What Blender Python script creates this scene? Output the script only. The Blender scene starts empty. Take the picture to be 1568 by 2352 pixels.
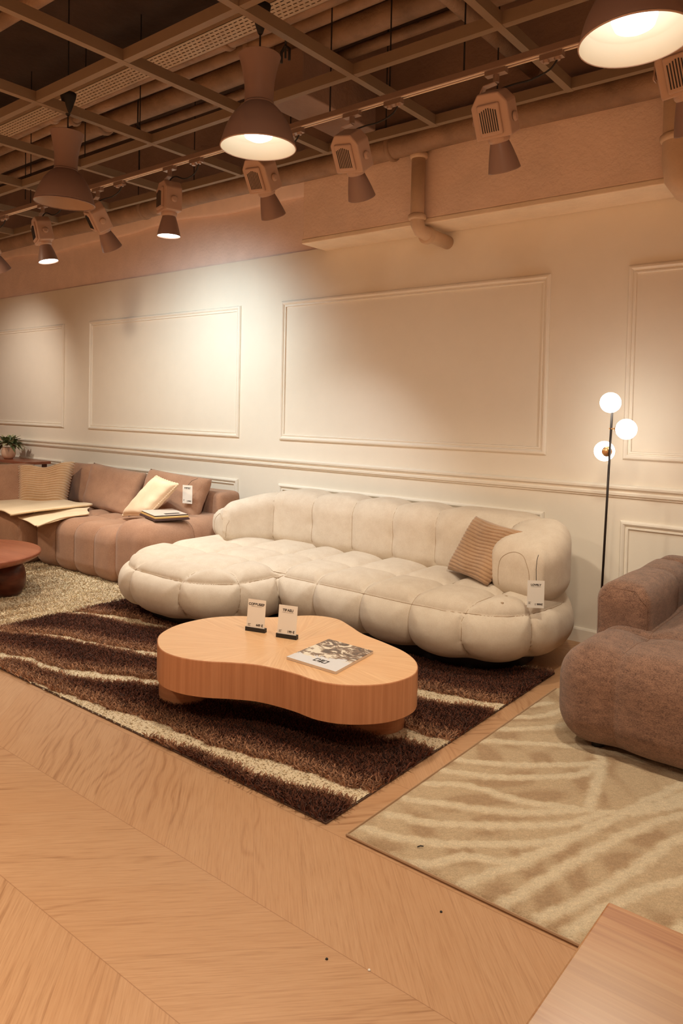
import bpy, math, random
import numpy as np
from mathutils import Matrix, Vector
random.seed(7); RNG = np.random.default_rng(7)
S = bpy.context.scene
C = S.collection
# ------------------------------------------------------------------ camera
PIT, ROL, YAW, CAMH = 0.0320, 0.0215, 0.675, 1.40
cx, sx, cy, sy, cz, sz = math.cos(PIT), math.sin(PIT), math.cos(ROL), math.sin(ROL), math.cos(YAW), math.sin(YAW)
_M = np.array([[cy, 0, sy], [0, 1, 0], [-sy, 0, cy]]) @ np.array([[1, 0, 0], [0, cx, -sx], [0, sx, cx]]) @ np.array([[cz, sz, 0], [-sz, cz, 0], [0, 0, 1]])
cd = bpy.data.cameras.new('camera'); cam = bpy.data.objects.new('camera', cd); C.objects.link(cam)
r_, f_, u_ = _M[0], _M[1], _M[2]
cam.matrix_world = Matrix(((r_[0], u_[0], -f_[0], 0), (r_[1], u_[1], -f_[1], 0), (r_[2], u_[2], -f_[2], CAMH), (0, 0, 0, 1)))
cd.sensor_fit = 'HORIZONTAL'; cd.sensor_width = 36; cd.lens = 1700 / 1568 * 36; cd.shift_y = -178 / 1568; cd.clip_start = 0.05
S.camera = cam
# ------------------------------------------------------------------ world, exposure, render helpers
w = bpy.data.worlds.new('world'); S.world = w; w.use_nodes = True
w.node_tree.nodes['Background'].inputs[0].default_value = (1.0, 0.57, 0.34, 1)
w.node_tree.nodes['Background'].inputs[1].default_value = 0.22
S.view_settings.view_transform = 'Standard'; S.view_settings.look = 'None'; S.view_settings.gamma = 1
S.view_settings.use_curve_mapping = False; S.view_settings.exposure = 0.52
try:
    S.cycles.use_denoising = True; S.cycles.max_bounces = 6; S.cycles.diffuse_bounces = 4; S.cycles.glossy_bounces = 3
    S.cycles.transmission_bounces = 4; S.cycles.caustics_reflective = False; S.cycles.caustics_refractive = False
    S.cycles.use_adaptive_sampling = True; S.cycles.adaptive_threshold = 0.02; S.cycles.sample_clamp_indirect = 6
except Exception: pass

def light(kind, loc, target, power, col=(1, .93, .82), size=.1, angle=80, blend=.6, name='lamp_or_fill'):
    l = bpy.data.lights.new(name, kind); l.energy = power; l.color = col
    o = bpy.data.objects.new(name, l); C.objects.link(o); o.location = loc
    d = Vector(target) - Vector(loc); o.rotation_euler = d.to_track_quat('-Z', 'Y').to_euler()
    if kind == 'SPOT': l.spot_size = math.radians(angle); l.spot_blend = blend; l.shadow_soft_size = size
    elif kind == 'AREA': l.shape = 'DISK'; l.size = size
    else: l.shadow_soft_size = size
    return o
NEU = (1, .95, .82); WARM = (1, .70, .44)
# ceiling lamps of the shop outside the picture (behind and beside the camera)
for (x, y, z, tx, ty, tz, p, a) in [(-.5, .2, 3.0, -2.2, 2.6, 0, 62, 95), (1.6, 1.0, 3.0, .2, 2.4, 0, 38, 90), (-3.2, -.4, 3.0, -3.6, 1.8, 0, 80, 100), (-6.2, 1.2, 3.0, -6.0, 3.6, 0.2, 110, 95)]:
    light('SPOT', (x, y, z), (tx, ty, tz), p, (1, .80, .58), .12, a, .8)
# unseen downlights added so floor bounce fills the grid, beam and upper wall
for x, y in ((-4.2, -1.2), (-1.4, -1.6), (1.8, -.8), (2.6, 1.6), (-7.2, -.6)):
    light('SPOT', (x, y, 3.0), (x, y, 0), 620, (1, .80, .58), .12, 100, .8)
light('SPOT', (-4.72, 3.08, 2.46), (-5.12, 4.5, 1.40), 70, (.82, .98, 1), .04, 124, 1)  # track spots from here on, lighting wall, cream sofa and rug
light('SPOT', (-3.05, 3.10, 2.46), (-3.6, 4.0, .45), 50, (.92, .98, 1), .05, 80, .9)
light('SPOT', (-3.88, 3.03, 2.48), (-3.9, 3.0, .4), 42, (.94, .98, 1), .05, 90, .9)
light('SPOT', (-7.9, 3.1, 2.46), (-8.4, 4.5, 1.5), 42, (1, .88, .74), .05, 90, 1)
light('SPOT', (-5.42, 3.03, 2.46), (-5.1, 2.8, .0), 95, (1, .9, .74), .05, 90, .8)
light('SPOT', (0.1, 3.1, 2.46), (.3, 4.5, 1.55), 80, (1, .86, .66), .05, 78, .9)

# ------------------------------------------------------------------ node material helpers
def mat(name, base=(.8, .8, .8), rough=.6, metal=0, build=None, spec=.5, sheen=0):
    m = bpy.data.materials.new(name); m.use_nodes = True; nt = m.node_tree; b = nt.nodes['Principled BSDF']
    b.inputs['Base Color'].default_value = (*base, 1); b.inputs['Roughness'].default_value = rough
    b.inputs['Metallic'].default_value = metal; b.inputs['Specular IOR Level'].default_value = spec
    if sheen:
        b.inputs['Sheen Weight'].default_value = sheen; b.inputs['Sheen Roughness'].default_value = .5
    if build: build(nt, b)
    return m
class N:
    def __init__(s, nt): s.nt = nt
    def new(s, t, **k):
        n = s.nt.nodes.new(t)
        for a, b in k.items(): setattr(n, a, b)
        return n
    def put(s, sock, v):
        if hasattr(v, 'is_linked') or hasattr(v, 'node'): s.nt.links.new(v, sock)
        else: sock.default_value = v
    def math(s, op, a, b=0.0, c=None):
        n = s.new('ShaderNodeMath', operation=op); s.put(n.inputs[0], a); s.put(n.inputs[1], b)
        if c is not None: s.put(n.inputs[2], c)
        return n.outputs[0]
    def pos(s, kind='Object'):
        if kind == 'World': return s.new('ShaderNodeNewGeometry').outputs['Position']
        return s.new('ShaderNodeTexCoord').outputs[kind]
    def sep(s, v):
        n = s.new('ShaderNodeSeparateXYZ'); s.nt.links.new(v, n.inputs[0]); return n.outputs
    def comb(s, x, y, z=0.0):
        n = s.new('ShaderNodeCombineXYZ')
        for i, v in enumerate((x, y, z)): s.put(n.inputs[i], v)
        return n.outputs[0]
    def noise(s, vec, scale=5, detail=3, rough=.5, dist=0):
        n = s.new('ShaderNodeTexNoise'); s.nt.links.new(vec, n.inputs['Vector'])
        n.inputs['Scale'].default_value = scale; n.inputs['Detail'].default_value = detail
        n.inputs['Roughness'].default_value = rough; n.inputs['Distortion'].default_value = dist
        return n.outputs[0]
    def mapping(s, vec, scale=(1, 1, 1), loc=(0, 0, 0), rot=(0, 0, 0)):
        n = s.new('ShaderNodeMapping'); s.nt.links.new(vec, n.inputs[0])
        n.inputs['Scale'].default_value = scale; n.inputs['Location'].default_value = loc; n.inputs['Rotation'].default_value = rot
        return n.outputs[0]
    def ramp(s, f, stops):
        n = s.new('ShaderNodeValToRGB'); s.put(n.inputs[0], f); e = n.color_ramp.elements
        while len(e) < len(stops): e.new(.5)
        for q, (p, c) in zip(e, stops): q.position = p; q.color = (*c, 1)
        return n.outputs[0]
    def mix(s, f, a, b, mode='MIX'):
        n = s.new('ShaderNodeMix', data_type='RGBA', blend_type=mode); s.put(n.inputs[0], f)
        s.put(n.inputs[6], a if hasattr(a, 'node') else (*a, 1)); s.put(n.inputs[7], b if hasattr(b, 'node') else (*b, 1))
        return n.outputs[2]
    def bump(s, h, bsdf, strength=.3, dist=.01):
        n = s.new('ShaderNodeBump'); s.put(n.inputs['Height'], h); n.inputs['Strength'].default_value = strength
        n.inputs['Distance'].default_value = dist; s.nt.links.new(n.outputs[0], bsdf.inputs['Normal'])
def fabric(name, c1, c2, scale=90, mott=7, bump=.35, stretch=(1, 1, 1), sheen=.25, mw=.5, rough=.95):
    def b(nt, bs):
        n = N(nt); p = n.mapping(n.pos(), stretch)
        f = n.noise(p, scale, 4, .7); g = n.noise(p, mott, 4, .6)
        v = n.math('ADD', n.math('MULTIPLY', f, 1 - mw), n.math('MULTIPLY', g, mw))
        nt.links.new(n.ramp(v, [(.38, c1), (.62, c2)]), bs.inputs['Base Color'])
        n.bump(n.noise(p, scale * 2.5, 2, .6), bs, bump, .003)
    return mat(name, c1, rough, build=b, sheen=sheen, spec=.2)
def plaster(name, c, var=.08, bump=.15, sc=6, rough=.75):
    def b(nt, bs):
        n = N(nt); p = n.pos('World'); g = n.noise(p, sc, 5, .6)
        nt.links.new(n.ramp(g, [(.3, tuple(x * (1 - var) for x in c)), (.7, tuple(min(1, x * (1 + var)) for x in c))]), bs.inputs['Base Color'])
        n.bump(n.noise(p, sc * 8, 4, .6), bs, bump, .01)
    return mat(name, c, rough, build=b, spec=.3)
def wood(name, c1, c2, grain=(60, 60, 2), rough=.45, rot=(0, 0, 0), bump=.08, coat=0, bands=0):
    def b(nt, bs):
        n = N(nt); p = n.mapping(n.pos(), (1, 1, 1), (0, 0, 0), rot); q = n.mapping(p, grain)
        f = n.noise(q, 1, 5, .65, .6); g = n.noise(n.mapping(p, tuple(x * .22 for x in grain)), 1, 3, .5, 1.0)
        v = n.math('ADD', n.math('MULTIPLY', f, .6), n.math('MULTIPLY', g, .4))
        if bands:
            sx_ = n.sep(p)[0]; k = n.new('ShaderNodeTexWhiteNoise', noise_dimensions='1D')
            n.put(k.inputs['W'], n.math('FLOOR', n.math('MULTIPLY', sx_, bands))); v = n.math('ADD', n.math('MULTIPLY', v, .72), n.math('MULTIPLY', k.outputs[0], .28))
        nt.links.new(n.ramp(v, [(.33, c1), (.66, c2)]), bs.inputs['Base Color']); n.bump(f, bs, bump, .004)
    return mat(name, c1, rough, build=b, spec=.35)

M_wall = plaster('wall_paint', (.84, .775, .67), .015, .05)
M_upper = plaster('upper_wall_paint', (.90, .72, .64), .05, .25)
M_trim = mat('trim_paint', (.87, .81, .71), .5)
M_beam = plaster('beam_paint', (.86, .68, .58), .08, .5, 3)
M_beamup = plaster('beam_dimmed_tone', (.30, .195, .15), .12, .6, 3)  # dark tone puts the weaker light above the wall pipe into the colour
M_soffit = plaster('beam_edge_paint', (.88, .74, .58), .06, .3)
M_ceil = plaster('ceiling_slab_paint', (.06, .036, .025), .3, .5, 2)
M_pipe = plaster('pipe_paint', (.30, .19, .125), .3, .5, 5, .6)
M_pipeL = plaster('pale_pipe_paint', (.60, .44, .31), .1, .25, 5, .45)
M_dark = mat('black_cable', (.012, .009, .008), .7)
M_rail = plaster('grid_rail_paint', (.235, .165, .11), .04, .05, 8, .6)
M_tray = mat('tray_metal', (.52, .38, .26), .5, .4)
M_track = mat('track_metal', (.34, .23, .18), .38, .5)
M_spot = mat('spot_housing', (.46, .31, .24), .5)
M_refl = mat('spot_reflector', (.27, .17, .14), .4)
M_pend = mat('pendant_shade_enamel', (.25, .155, .125), .5)
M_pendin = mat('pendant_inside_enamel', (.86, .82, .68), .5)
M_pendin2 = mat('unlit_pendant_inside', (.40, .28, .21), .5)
M_cream = fabric('cream_boucle', (.60, .50, .395), (.68, .59, .48), 170, 14, .3, sheen=.15)
M_seamc = mat('cream_seam', (.40, .29, .19), .9)
M_brown = fabric('brown_velvet', (.33, .175, .108), (.43, .24, .15), 110, 6, .25, sheen=.2)
M_mocha = fabric('mocha_chenille', (.095, .048, .034), (.37, .205, .135), 190, 24, .7, (1, 1, 2.2), sheen=.3, mw=.28)
M_seamb = mat('brown_seam', (.16, .08, .045), .9)
M_seamm = mat('mocha_seam', (.22, .12, .08), .9)
M_rib = fabric('ribbed_tan_plush', (.36, .21, .11), (.50, .31, .18), 160, 8, .6, sheen=.5)
M_rib2 = fabric('ribbed_sand_plush', (.56, .36, .20), (.68, .46, .28), 160, 8, .6, sheen=.5)
M_crcush = fabric('ecru_cotton', (.74, .55, .37), (.82, .64, .45), 160, 8, .2)
M_throw = fabric('sand_wool', (.76, .58, .38), (.86, .69, .48), 160, 6, .3)
M_black = mat('black_plastic', (.014, .012, .012), .45)
M_card = mat('white_card', (.80, .76, .70), .6)
M_ink = mat('dark_ink', (.03, .022, .02), .6)
M_brass = mat('brushed_brass', (.72, .42, .20), .35, .8)
M_pole = mat('black_pole_metal', (.02, .012, .010), .35, .4)
M_redwood = wood('mahogany', (.22, .062, .030), (.34, .115, .060), (3, 22, 22), .32)
M_darkwood = wood('dark_mahogany', (.05, .012, .007), (.16, .045, .022), (6, 6, 20), .3)
M_oakside = wood('oak_veneer_side', (.44, .185, .085), (.60, .29, .15), (70, 70, 1.6), .42)
M_oakleg = wood('oak_veneer_leg', (.44, .19, .09), (.58, .28, .145), (5, 5, 60), .45)
def _fg(nt, bs):
    n = N(nt); x, y, z = n.sep(n.pos())
    idx = n.math('FLOOR', n.math('DIVIDE', y, .052)); k = n.new('ShaderNodeTexWhiteNoise', noise_dimensions='1D'); n.put(k.inputs['W'], n.math('ADD', idx, 3.3))
    v = n.comb(n.math('ADD', n.math('MULTIPLY', x, 2.5), n.math('MULTIPLY', idx, 7.3)), n.math('MULTIPLY', y, 75), z)
    f = n.noise(v, 1, 3, .55, .5)
    c = n.ramp(f, [(.36, (.42, .165, .062)), (.55, (.56, .27, .115)), (.7, (.64, .35, .165))])
    nt.links.new(n.mix(n.math('MULTIPLY', k.outputs[0], .45), c, (.66, .41, .205)), bs.inputs['Base Color'])
M_fg = mat('stave_oak_top', rough=.32, build=_fg)
def _sun(nt, bs):
    n = N(nt); x, y, z = n.sep(n.pos()); ang = n.math('ARCTAN2', y, x); r = n.math('SQRT', n.math('ADD', n.math('MULTIPLY', x, x), n.math('MULTIPLY', y, y)))
    sec = n.math('FLOOR', n.math('MULTIPLY', ang, 16 / (2 * math.pi)))
    k = n.new('ShaderNodeTexWhiteNoise', noise_dimensions='1D'); n.put(k.inputs['W'], sec)
    mid = n.math('MULTIPLY', n.math('ADD', sec, .5), 2 * math.pi / 16)
    da = n.math('SUBTRACT', ang, mid); acr = n.math('MULTIPLY', r, n.math('SINE', da)); alo = n.math('MULTIPLY', r, n.math('COSINE', da))
    v = n.comb(n.math('MULTIPLY', alo, 2.2), n.math('MULTIPLY', acr, 60), n.math('MULTIPLY', sec, 3.7))
    f = n.noise(v, 1, 4, .6, 1.2)
    c = n.ramp(f, [(.33, (.68, .385, .19)), (.66, (.82, .53, .30))])
    nt.links.new(n.mix(n.math('MULTIPLY', k.outputs[0], .5), c, (.78, .45, .23), 'MIX'), bs.inputs['Base Color'])
    n.bump(f, bs, .06, .003)
M_sun = mat('sunburst_oak_veneer', rough=.34, build=_sun)
def _floor(nt, bs):
    n = N(nt); x, y, z = n.sep(n.pos('World')); L = .407; W = .20
    yy = n.math('SUBTRACT', y, 1.067); tri = n.math('PINGPONG', yy, L); strip = n.math('FLOOR', n.math('DIVIDE', yy, L))
    acr = n.math('SUBTRACT', x, tri); alo = n.math('ADD', x, tri)
    pc = n.math('ADD', n.math('DIVIDE', acr, W), n.math('MULTIPLY', strip, .37)); pid = n.math('FLOOR', pc)
    k = n.new('ShaderNodeTexWhiteNoise', noise_dimensions='2D'); n.nt.links.new(n.comb(pid, strip), k.inputs['Vector'])
    off = n.math('MULTIPLY', k.outputs[0], 31.0)
    warp = n.noise(n.comb(n.math('MULTIPLY', alo, 1.1), n.math('MULTIPLY', acr, 2.4), off), 1, 2, .5)
    a2 = n.math('ADD', n.math('MULTIPLY', acr, 16), n.math('MULTIPLY', warp, 7))
    rings = n.math('SINE', n.math('MULTIPLY', a2, 7.0))
    gate = n.ramp(n.noise(n.comb(n.math('MULTIPLY', alo, .9), n.math('MULTIPLY', acr, 5), off), 1, 2, .5), [(.50, (0, 0, 0)), (.62, (1, 1, 1))])
    fine = n.noise(n.comb(n.math('MULTIPLY', alo, 6), n.math('MULTIPLY', acr, 150), off), 1, 3, .65)
    rg = n.math('MULTIPLY', n.math('MULTIPLY', n.math('POWER', n.math('ADD', n.math('MULTIPLY', rings, .5), .5), 3.0), gate), -.17)
    v = n.math('ADD', rg, n.math('ADD', n.math('MULTIPLY', fine, .6), .22))
    c = n.ramp(v, [(.28, (.33, .165, .08)), (.5, (.51, .295, .16)), (.70, (.585, .355, .205))])
    c = n.mix(n.math('MULTIPLY', k.outputs[0], .35), c, (.50, .265, .13))
    sd = n.math('PINGPONG', yy, L); sd = n.math('MINIMUM', sd, n.math('SUBTRACT', L, sd)); e1 = n.math('LESS_THAN', sd, .0012)
    fr = n.math('FRACT', pc); fd = n.math('MULTIPLY', n.math('MINIMUM', fr, n.math('SUBTRACT', 1.0, fr)), W * .7); e2 = n.math('LESS_THAN', fd, .0007)
    e = n.math('MULTIPLY', n.math('MAXIMUM', e1, n.math('MULTIPLY', e2, .55)), .55)
    nt.links.new(n.mix(e, c, (.26, .12, .055)), bs.inputs['Base Color'])
    n.put(bs.inputs['Roughness'], n.math('ADD', n.math('MULTIPLY', fine, .14), .33)); n.bump(v, bs, .06, .003)
M_floor = mat('chevron_oak', rough=.42, build=_floor, spec=.35)
def _attr(nt, bs):
    n = N(nt); a = n.new('ShaderNodeAttribute', attribute_name='pile'); p = n.pos()
    f = n.noise(p, 160, 3, .7); nt.links.new(n.mix(.75, a.outputs['Color'], n.ramp(f, [(.25, (.35, .35, .35)), (.75, (1, 1, 1))]), 'MULTIPLY'), bs.inputs['Base Color'])
M_shag = mat('shag_yarn', rough=1, build=_attr, spec=.05, sheen=.15)
def _attr2(nt, bs):
    n = N(nt); a = n.new('ShaderNodeAttribute', attribute_name='pile'); p = n.pos()
    f = n.noise(p, 210, 3, .75); nt.links.new(n.mix(.8, a.outputs['Color'], n.ramp(f, [(.3, (.62, .58, .52)), (.7, (1, 1, 1))]), 'MULTIPLY'), bs.inputs['Base Color'])
    n.bump(f, bs, .8, .006)
M_pile = mat('cut_pile_yarn', rough=1, build=_attr2, spec=.05, sheen=.1)
M_backing = mat('rug_backing', (.10, .055, .035), .9)
def emis(name, c, s):
    m = bpy.data.materials.new(name); m.use_nodes = True; nt = m.node_tree; nt.nodes.clear()
    e = nt.nodes.new('ShaderNodeEmission'); e.inputs[0].default_value = (*c, 1); e.inputs[1].default_value = s
    o = nt.nodes.new('ShaderNodeOutputMaterial'); nt.links.new(e.outputs[0], o.inputs[0]); return m
M_globe = emis('globe_glow', (1, .93, .80), 8)
M_bulb = emis('bulb_glow', (1, .98, .93), 2.0)
M_spotglow = emis('spot_glow', (1, .97, .88), 12)
M_glass = mat('pot_glass', (.75, .5, .36), .12); M_leaf = mat('leaf_green', (.10, .13, .055), .45)
M_leaf2 = mat('leaf_pale', (.42, .40, .24), .5)

# ------------------------------------------------------------------ mesh helpers
def link(name, me, m=None, parent=None, smooth=False):
    o = bpy.data.objects.new(name, me); C.objects.link(o)
    if m: me.materials.append(m)
    if parent: o.parent = parent
    if smooth: me.shade_smooth()
    return o
def raw(name, V, F, m=None, parent=None, smooth=False):
    me = bpy.data.meshes.new(name); me.from_pydata([tuple(map(float, v)) for v in V], [], F); me.update()
    return link(name, me, m, parent, smooth)
class B:
    def __init__(s): s.v = []; s.f = []
    def add(s, V, F):
        k = len(s.v); s.v += [tuple(map(float, v)) for v in V]; s.f += [tuple(i + k for i in f) for f in F]; return s
    def box(s, x0, x1, y0, y1, z0, z1, mt=None):
        V = [(x, y, z) for z in (z0, z1) for y in (y0, y1) for x in (x0, x1)]
        if mt is not None: V = [tuple(mt @ Vector(v)) for v in V]
        return s.add(V, [(0, 2, 3, 1), (4, 5, 7, 6), (0, 1, 5, 4), (2, 6, 7, 3), (0, 4, 6, 2), (1, 3, 7, 5)])
    def tube(s, pts, r, n=10, cap=True):
        P = [Vector(p) for p in pts]; R = r if hasattr(r, '__len__') else [r] * len(P); V = []; F = []; up = None
        for i, p in enumerate(P):
            t = (P[min(i + 1, len(P) - 1)] - P[max(i - 1, 0)]).normalized()
            if up is None: up = Vector((0, 0, 1)) if abs(t.z) < .9 else Vector((1, 0, 0))
            a = t.cross(up).normalized(); up = a.cross(t).normalized()
            for k in range(n):
                q = 2 * math.pi * k / n; V.append(p + (a * math.cos(q) + up * math.sin(q)) * R[i])
        for i in range(len(P) - 1):
            for k in range(n): F.append((i * n + k, i * n + (k + 1) % n, (i + 1) * n + (k + 1) % n, (i + 1) * n + k))
        if cap: F += [tuple(range(n - 1, -1, -1)), tuple((len(P) - 1) * n + k for k in range(n))]
        return s.add(V, F)
    def lathe(s, prof, n=40, mt=None, c=(0, 0, 0)):
        V = []; F = []
        for r, z in prof:
            for k in range(n):
                q = 2 * math.pi * k / n; v = Vector((c[0] + r * math.cos(q), c[1] + r * math.sin(q), c[2] + z)); V.append(mt @ v if mt is not None else v)
        for i in range(len(prof) - 1):
            for k in range(n): F.append((i * n + k, i * n + (k + 1) % n, (i + 1) * n + (k + 1) % n, (i + 1) * n + k))
        return s.add(V, F)
    def ext(s, prof, x0, x1):  # profile in (y,z) along x
        n = len(prof); V = [(x0, y, z) for y, z in prof] + [(x1, y, z) for y, z in prof]
        return s.add(V, [(i, (i + 1) % n, n + (i + 1) % n, n + i) for i in range(n)] + [tuple(range(n - 1, -1, -1)), tuple(range(n, 2 * n))])
    def build(s, name, m=None, parent=None, smooth=False, bevel=0):
        o = raw(name, s.v, s.f, m, parent, smooth)
        if bevel:
            b = o.modifiers.new('bevel', 'BEVEL'); b.width = bevel; b.segments = 3; b.limit_method = 'ANGLE'
        return o
def empty(name, label, cat, loc=(0, 0, 0), group=None):
    o = bpy.data.objects.new(name, None); C.objects.link(o); o.location = loc; o.empty_display_size = .1
    return tag(o, label, cat, group)
def tag(o, label, cat, group=None):
    o['label'] = label; o['category'] = cat
    if group: o['group'] = group
    return o
def struct(o): o['kind'] = 'structure'; return o
def setcol(o, col):
    me = o.data; a = me.color_attributes.new('pile', 'FLOAT_COLOR', 'POINT')
    c = np.ones((len(me.vertices), 4), np.float32); c[:, :3] = col; a.data.foreach_set('color', c.ravel())
def textmesh(txt, size, m, parent, mt, name='lettering', sx=1.0, bold=0.0, align='CENTER'):
    c = bpy.data.curves.new('t', 'FONT'); c.body = txt; c.size = size; c.align_x = align; c.offset = bold
    o = bpy.data.objects.new('t', c); C.objects.link(o); dg = bpy.context.evaluated_depsgraph_get(); dg.update()
    me = bpy.data.meshes.new_from_object(o.evaluated_get(dg)); bpy.data.objects.remove(o)
    me.transform(mt @ Matrix.Diagonal((sx, 1, 1, 1))); me.name = name
    me.materials.clear(); return link(name, me, m, parent)
def basis(o, x, y):
    x = Vector(x).normalized(); z = x.cross(Vector(y)).normalized(); y = z.cross(x)
    return Matrix(((x.x, y.x, z.x, o[0]), (x.y, y.y, z.y, o[1]), (x.z, y.z, z.z, o[2]), (0, 0, 0, 1)))
# ---- implicit surfaces
def surfnet(f, lo, hi, h):
    n = [int((b - a) / h) + 2 for a, b in zip(lo, hi)]
    ax = [lo[i] + h * np.arange(n[i]) for i in range(3)]
    X, Y, Z = np.meshgrid(*ax, indexing='ij'); Fv = f(X, Y, Z).astype(np.float32); ins = Fv < 0
    cs = tuple(k - 1 for k in n); acc = np.zeros(cs + (3,), np.float32); cnt = np.zeros(cs, np.float32)
    def sl(o): return tuple(slice(o[i], o[i] + cs[i]) for i in range(3))
    for a in range(3):
        for p in (0, 1):
            for q in (0, 1):
                o0 = [0, 0, 0]; b, c = [i for i in range(3) if i != a]; o0[b] = p; o0[c] = q; o1 = list(o0); o1[a] = 1
                A, Bv = Fv[sl(o0)], Fv[sl(o1)]; m = (A < 0) != (Bv < 0)
                t = np.where(m, A / np.where(m, A - Bv, 1), 0)
                pt = [np.full(cs, float(o0[i])) for i in range(3)]; pt[a] = pt[a] + t
                for i in range(3): acc[..., i] += np.where(m, pt[i], 0)
                cnt += m
    m = cnt > 0; idx = np.full(cs, -1, np.int64); idx[m] = np.arange(m.sum())
    I = np.argwhere(m); V = (I + acc[m] / cnt[m][:, None]) * h + np.array(lo)
    Q = []
    for a in range(3):
        b, c = (a + 1) % 3, (a + 2) % 3
        s0 = [slice(1, k - 1) for k in n]; s0[a] = slice(0, n[a] - 1); s1 = list(s0); s1[a] = slice(1, n[a])
        A, Bv = ins[tuple(s0)], ins[tuple(s1)]
        for flip in (0, 1):
            e = np.argwhere((A & ~Bv) if not flip else (~A & Bv)); e[:, b] += 1; e[:, c] += 1
            if not len(e): continue
            g = []
            for db, dc in ((0, 0), (-1, 0), (-1, -1), (0, -1)):
                k = e.copy(); k[:, b] += db; k[:, c] += dc; g.append(idx[k[:, 0], k[:, 1], k[:, 2]])
            q = np.stack(g, 1); Q.append(q if not flip else q[:, ::-1])
    return V, np.concatenate(Q)
def rbox(x, y, x0, x1, y0, y1, r):
    dx = np.abs(x - (x0 + x1) / 2) - (x1 - x0) / 2 + r; dy = np.abs(y - (y0 + y1) / 2) - (y1 - y0) / 2 + r
    return np.hypot(np.maximum(dx, 0), np.maximum(dy, 0)) + np.minimum(np.maximum(dx, dy), 0) - r
def extr(d, z, z0, z1, R):
    dz = np.abs(z - (z0 + z1) / 2) - (z1 - z0) / 2 + R; dx = d + R
    return np.hypot(np.maximum(dx, 0), np.maximum(dz, 0)) + np.minimum(np.maximum(dx, dz), 0) - R
def polyd(P, L, chunk=40):
    """distance of points P (n,k) to polyline L (m,k)"""
    L = np.asarray(L, float); D = np.full(len(P), 1e9); A = L[:-1]; Bs = L[1:] - L[:-1]; bb = np.maximum((Bs ** 2).sum(1), 1e-12)
    for i in range(len(A)):
        t = np.clip(((P - A[i]) @ Bs[i]) / bb[i], 0, 1); D = np.minimum(D, ((P - A[i] - t[:, None] * Bs[i]) ** 2).sum(1))
    return np.sqrt(D)
def resample(L, step):
    L = np.asarray(L, float); out = [L[0]]
    for a, b in zip(L[:-1], L[1:]):
        k = max(1, int(np.linalg.norm(b - a) / step)); out += [a + (b - a) * j / k for j in range(1, k + 1)]
    return np.array(out)
def smoothline(L, n=8, closed=False):
    L = [np.asarray(p, float) for p in L]; out = []; m = len(L)
    for i in range(m if closed else m - 1):
        p = [L[(i + k) % m] if closed else L[min(max(i + k, 0), m - 1)] for k in (-1, 0, 1, 2)]
        for j in range(n):
            t = j / n; out.append(.5 * (2 * p[1] + (p[2] - p[0]) * t + (2 * p[0] - 5 * p[1] + 4 * p[2] - p[3]) * t * t + (3 * p[1] - p[0] - 3 * p[2] + p[3]) * t ** 3))
    if not closed: out.append(L[-1])
    return np.array(out)
def grad(f, P, e=.003):
    g = np.zeros_like(P)
    for i in range(3):
        d = np.zeros(3); d[i] = e; a, b = P + d, P - d; g[:, i] = (f(a[:, 0], a[:, 1], a[:, 2]) - f(b[:, 0], b[:, 1], b[:, 2])) / (2 * e)
    return g
def proj(f, P, it=8):
    P = np.array(P, float)
    for _ in range(it):
        g = grad(f, P); v = f(P[:, 0], P[:, 1], P[:, 2]); P = P - g * (v / np.maximum((g ** 2).sum(1), .05))[:, None]
    return P
def puffy(name, f, lo, hi, h, seams, A, wd, mt, parent, dips=(), seam_mat=None, sr=.0022, extra=None, lump=0):
    V, Q = surfnet(f, lo, hi, h); V = V.astype(float); nrm = grad(f, V); nrm /= np.maximum(np.linalg.norm(nrm, axis=1), 1e-6)[:, None]
    SL = [proj(f, resample(s, .03)) for s in seams]
    if SL:
        D = np.full(len(V), 9.)
        for s in SL: D = np.minimum(D, polyd(V, s))
        t = np.minimum(D / wd, 1); disp = A * (np.sqrt(1 - (1 - t) ** 2) - .22)
    else: disp = np.zeros(len(V))
    for p, dep, rad in dips: disp -= dep * np.exp(-((V - np.array(p)) ** 2).sum(1) / rad ** 2)
    if lump: disp += lump * (np.sin(V[:, 0] * 9 + V[:, 2] * 5) * np.sin(V[:, 1] * 8 + 1) + .5 * np.sin(V[:, 0] * 21 + V[:, 1] * 17 + V[:, 2] * 19))
    V = V + nrm * disp[:, None]
    if extra is not None: V = extra(V)
    nb = np.zeros_like(V); ct = np.zeros(len(V))
    for a in range(4):
        np.add.at(nb, Q[:, a], V[Q[:, (a + 1) % 4]]); np.add.at(ct, Q[:, a], 1)
        np.add.at(nb, Q[:, a], V[Q[:, (a - 1) % 4]]); np.add.at(ct, Q[:, a], 1)
    V = V * .5 + .5 * nb / ct[:, None]
    me = bpy.data.meshes.new(name); me.from_pydata(V.tolist(), [], Q.tolist()); me.update(); o = link(name, me, mt, parent, True)
    if seam_mat and SL:
        from mathutils.bvhtree import BVHTree
        bv = BVHTree.FromPolygons(V.tolist(), Q.tolist())
        for s in SL:
            g = grad(f, s); g /= np.maximum(np.linalg.norm(g, axis=1), 1e-6)[:, None]; s2 = s - g * A * .22; L2 = []
            for p, q in zip(s2, g):
                hit = bv.find_nearest(Vector(p)); L2.append(np.array(hit[0]) + q * sr * .35)
            B().tube(L2, sr, 5, False).build('seam', seam_mat, o if parent is None else parent, True)
    return o
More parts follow.
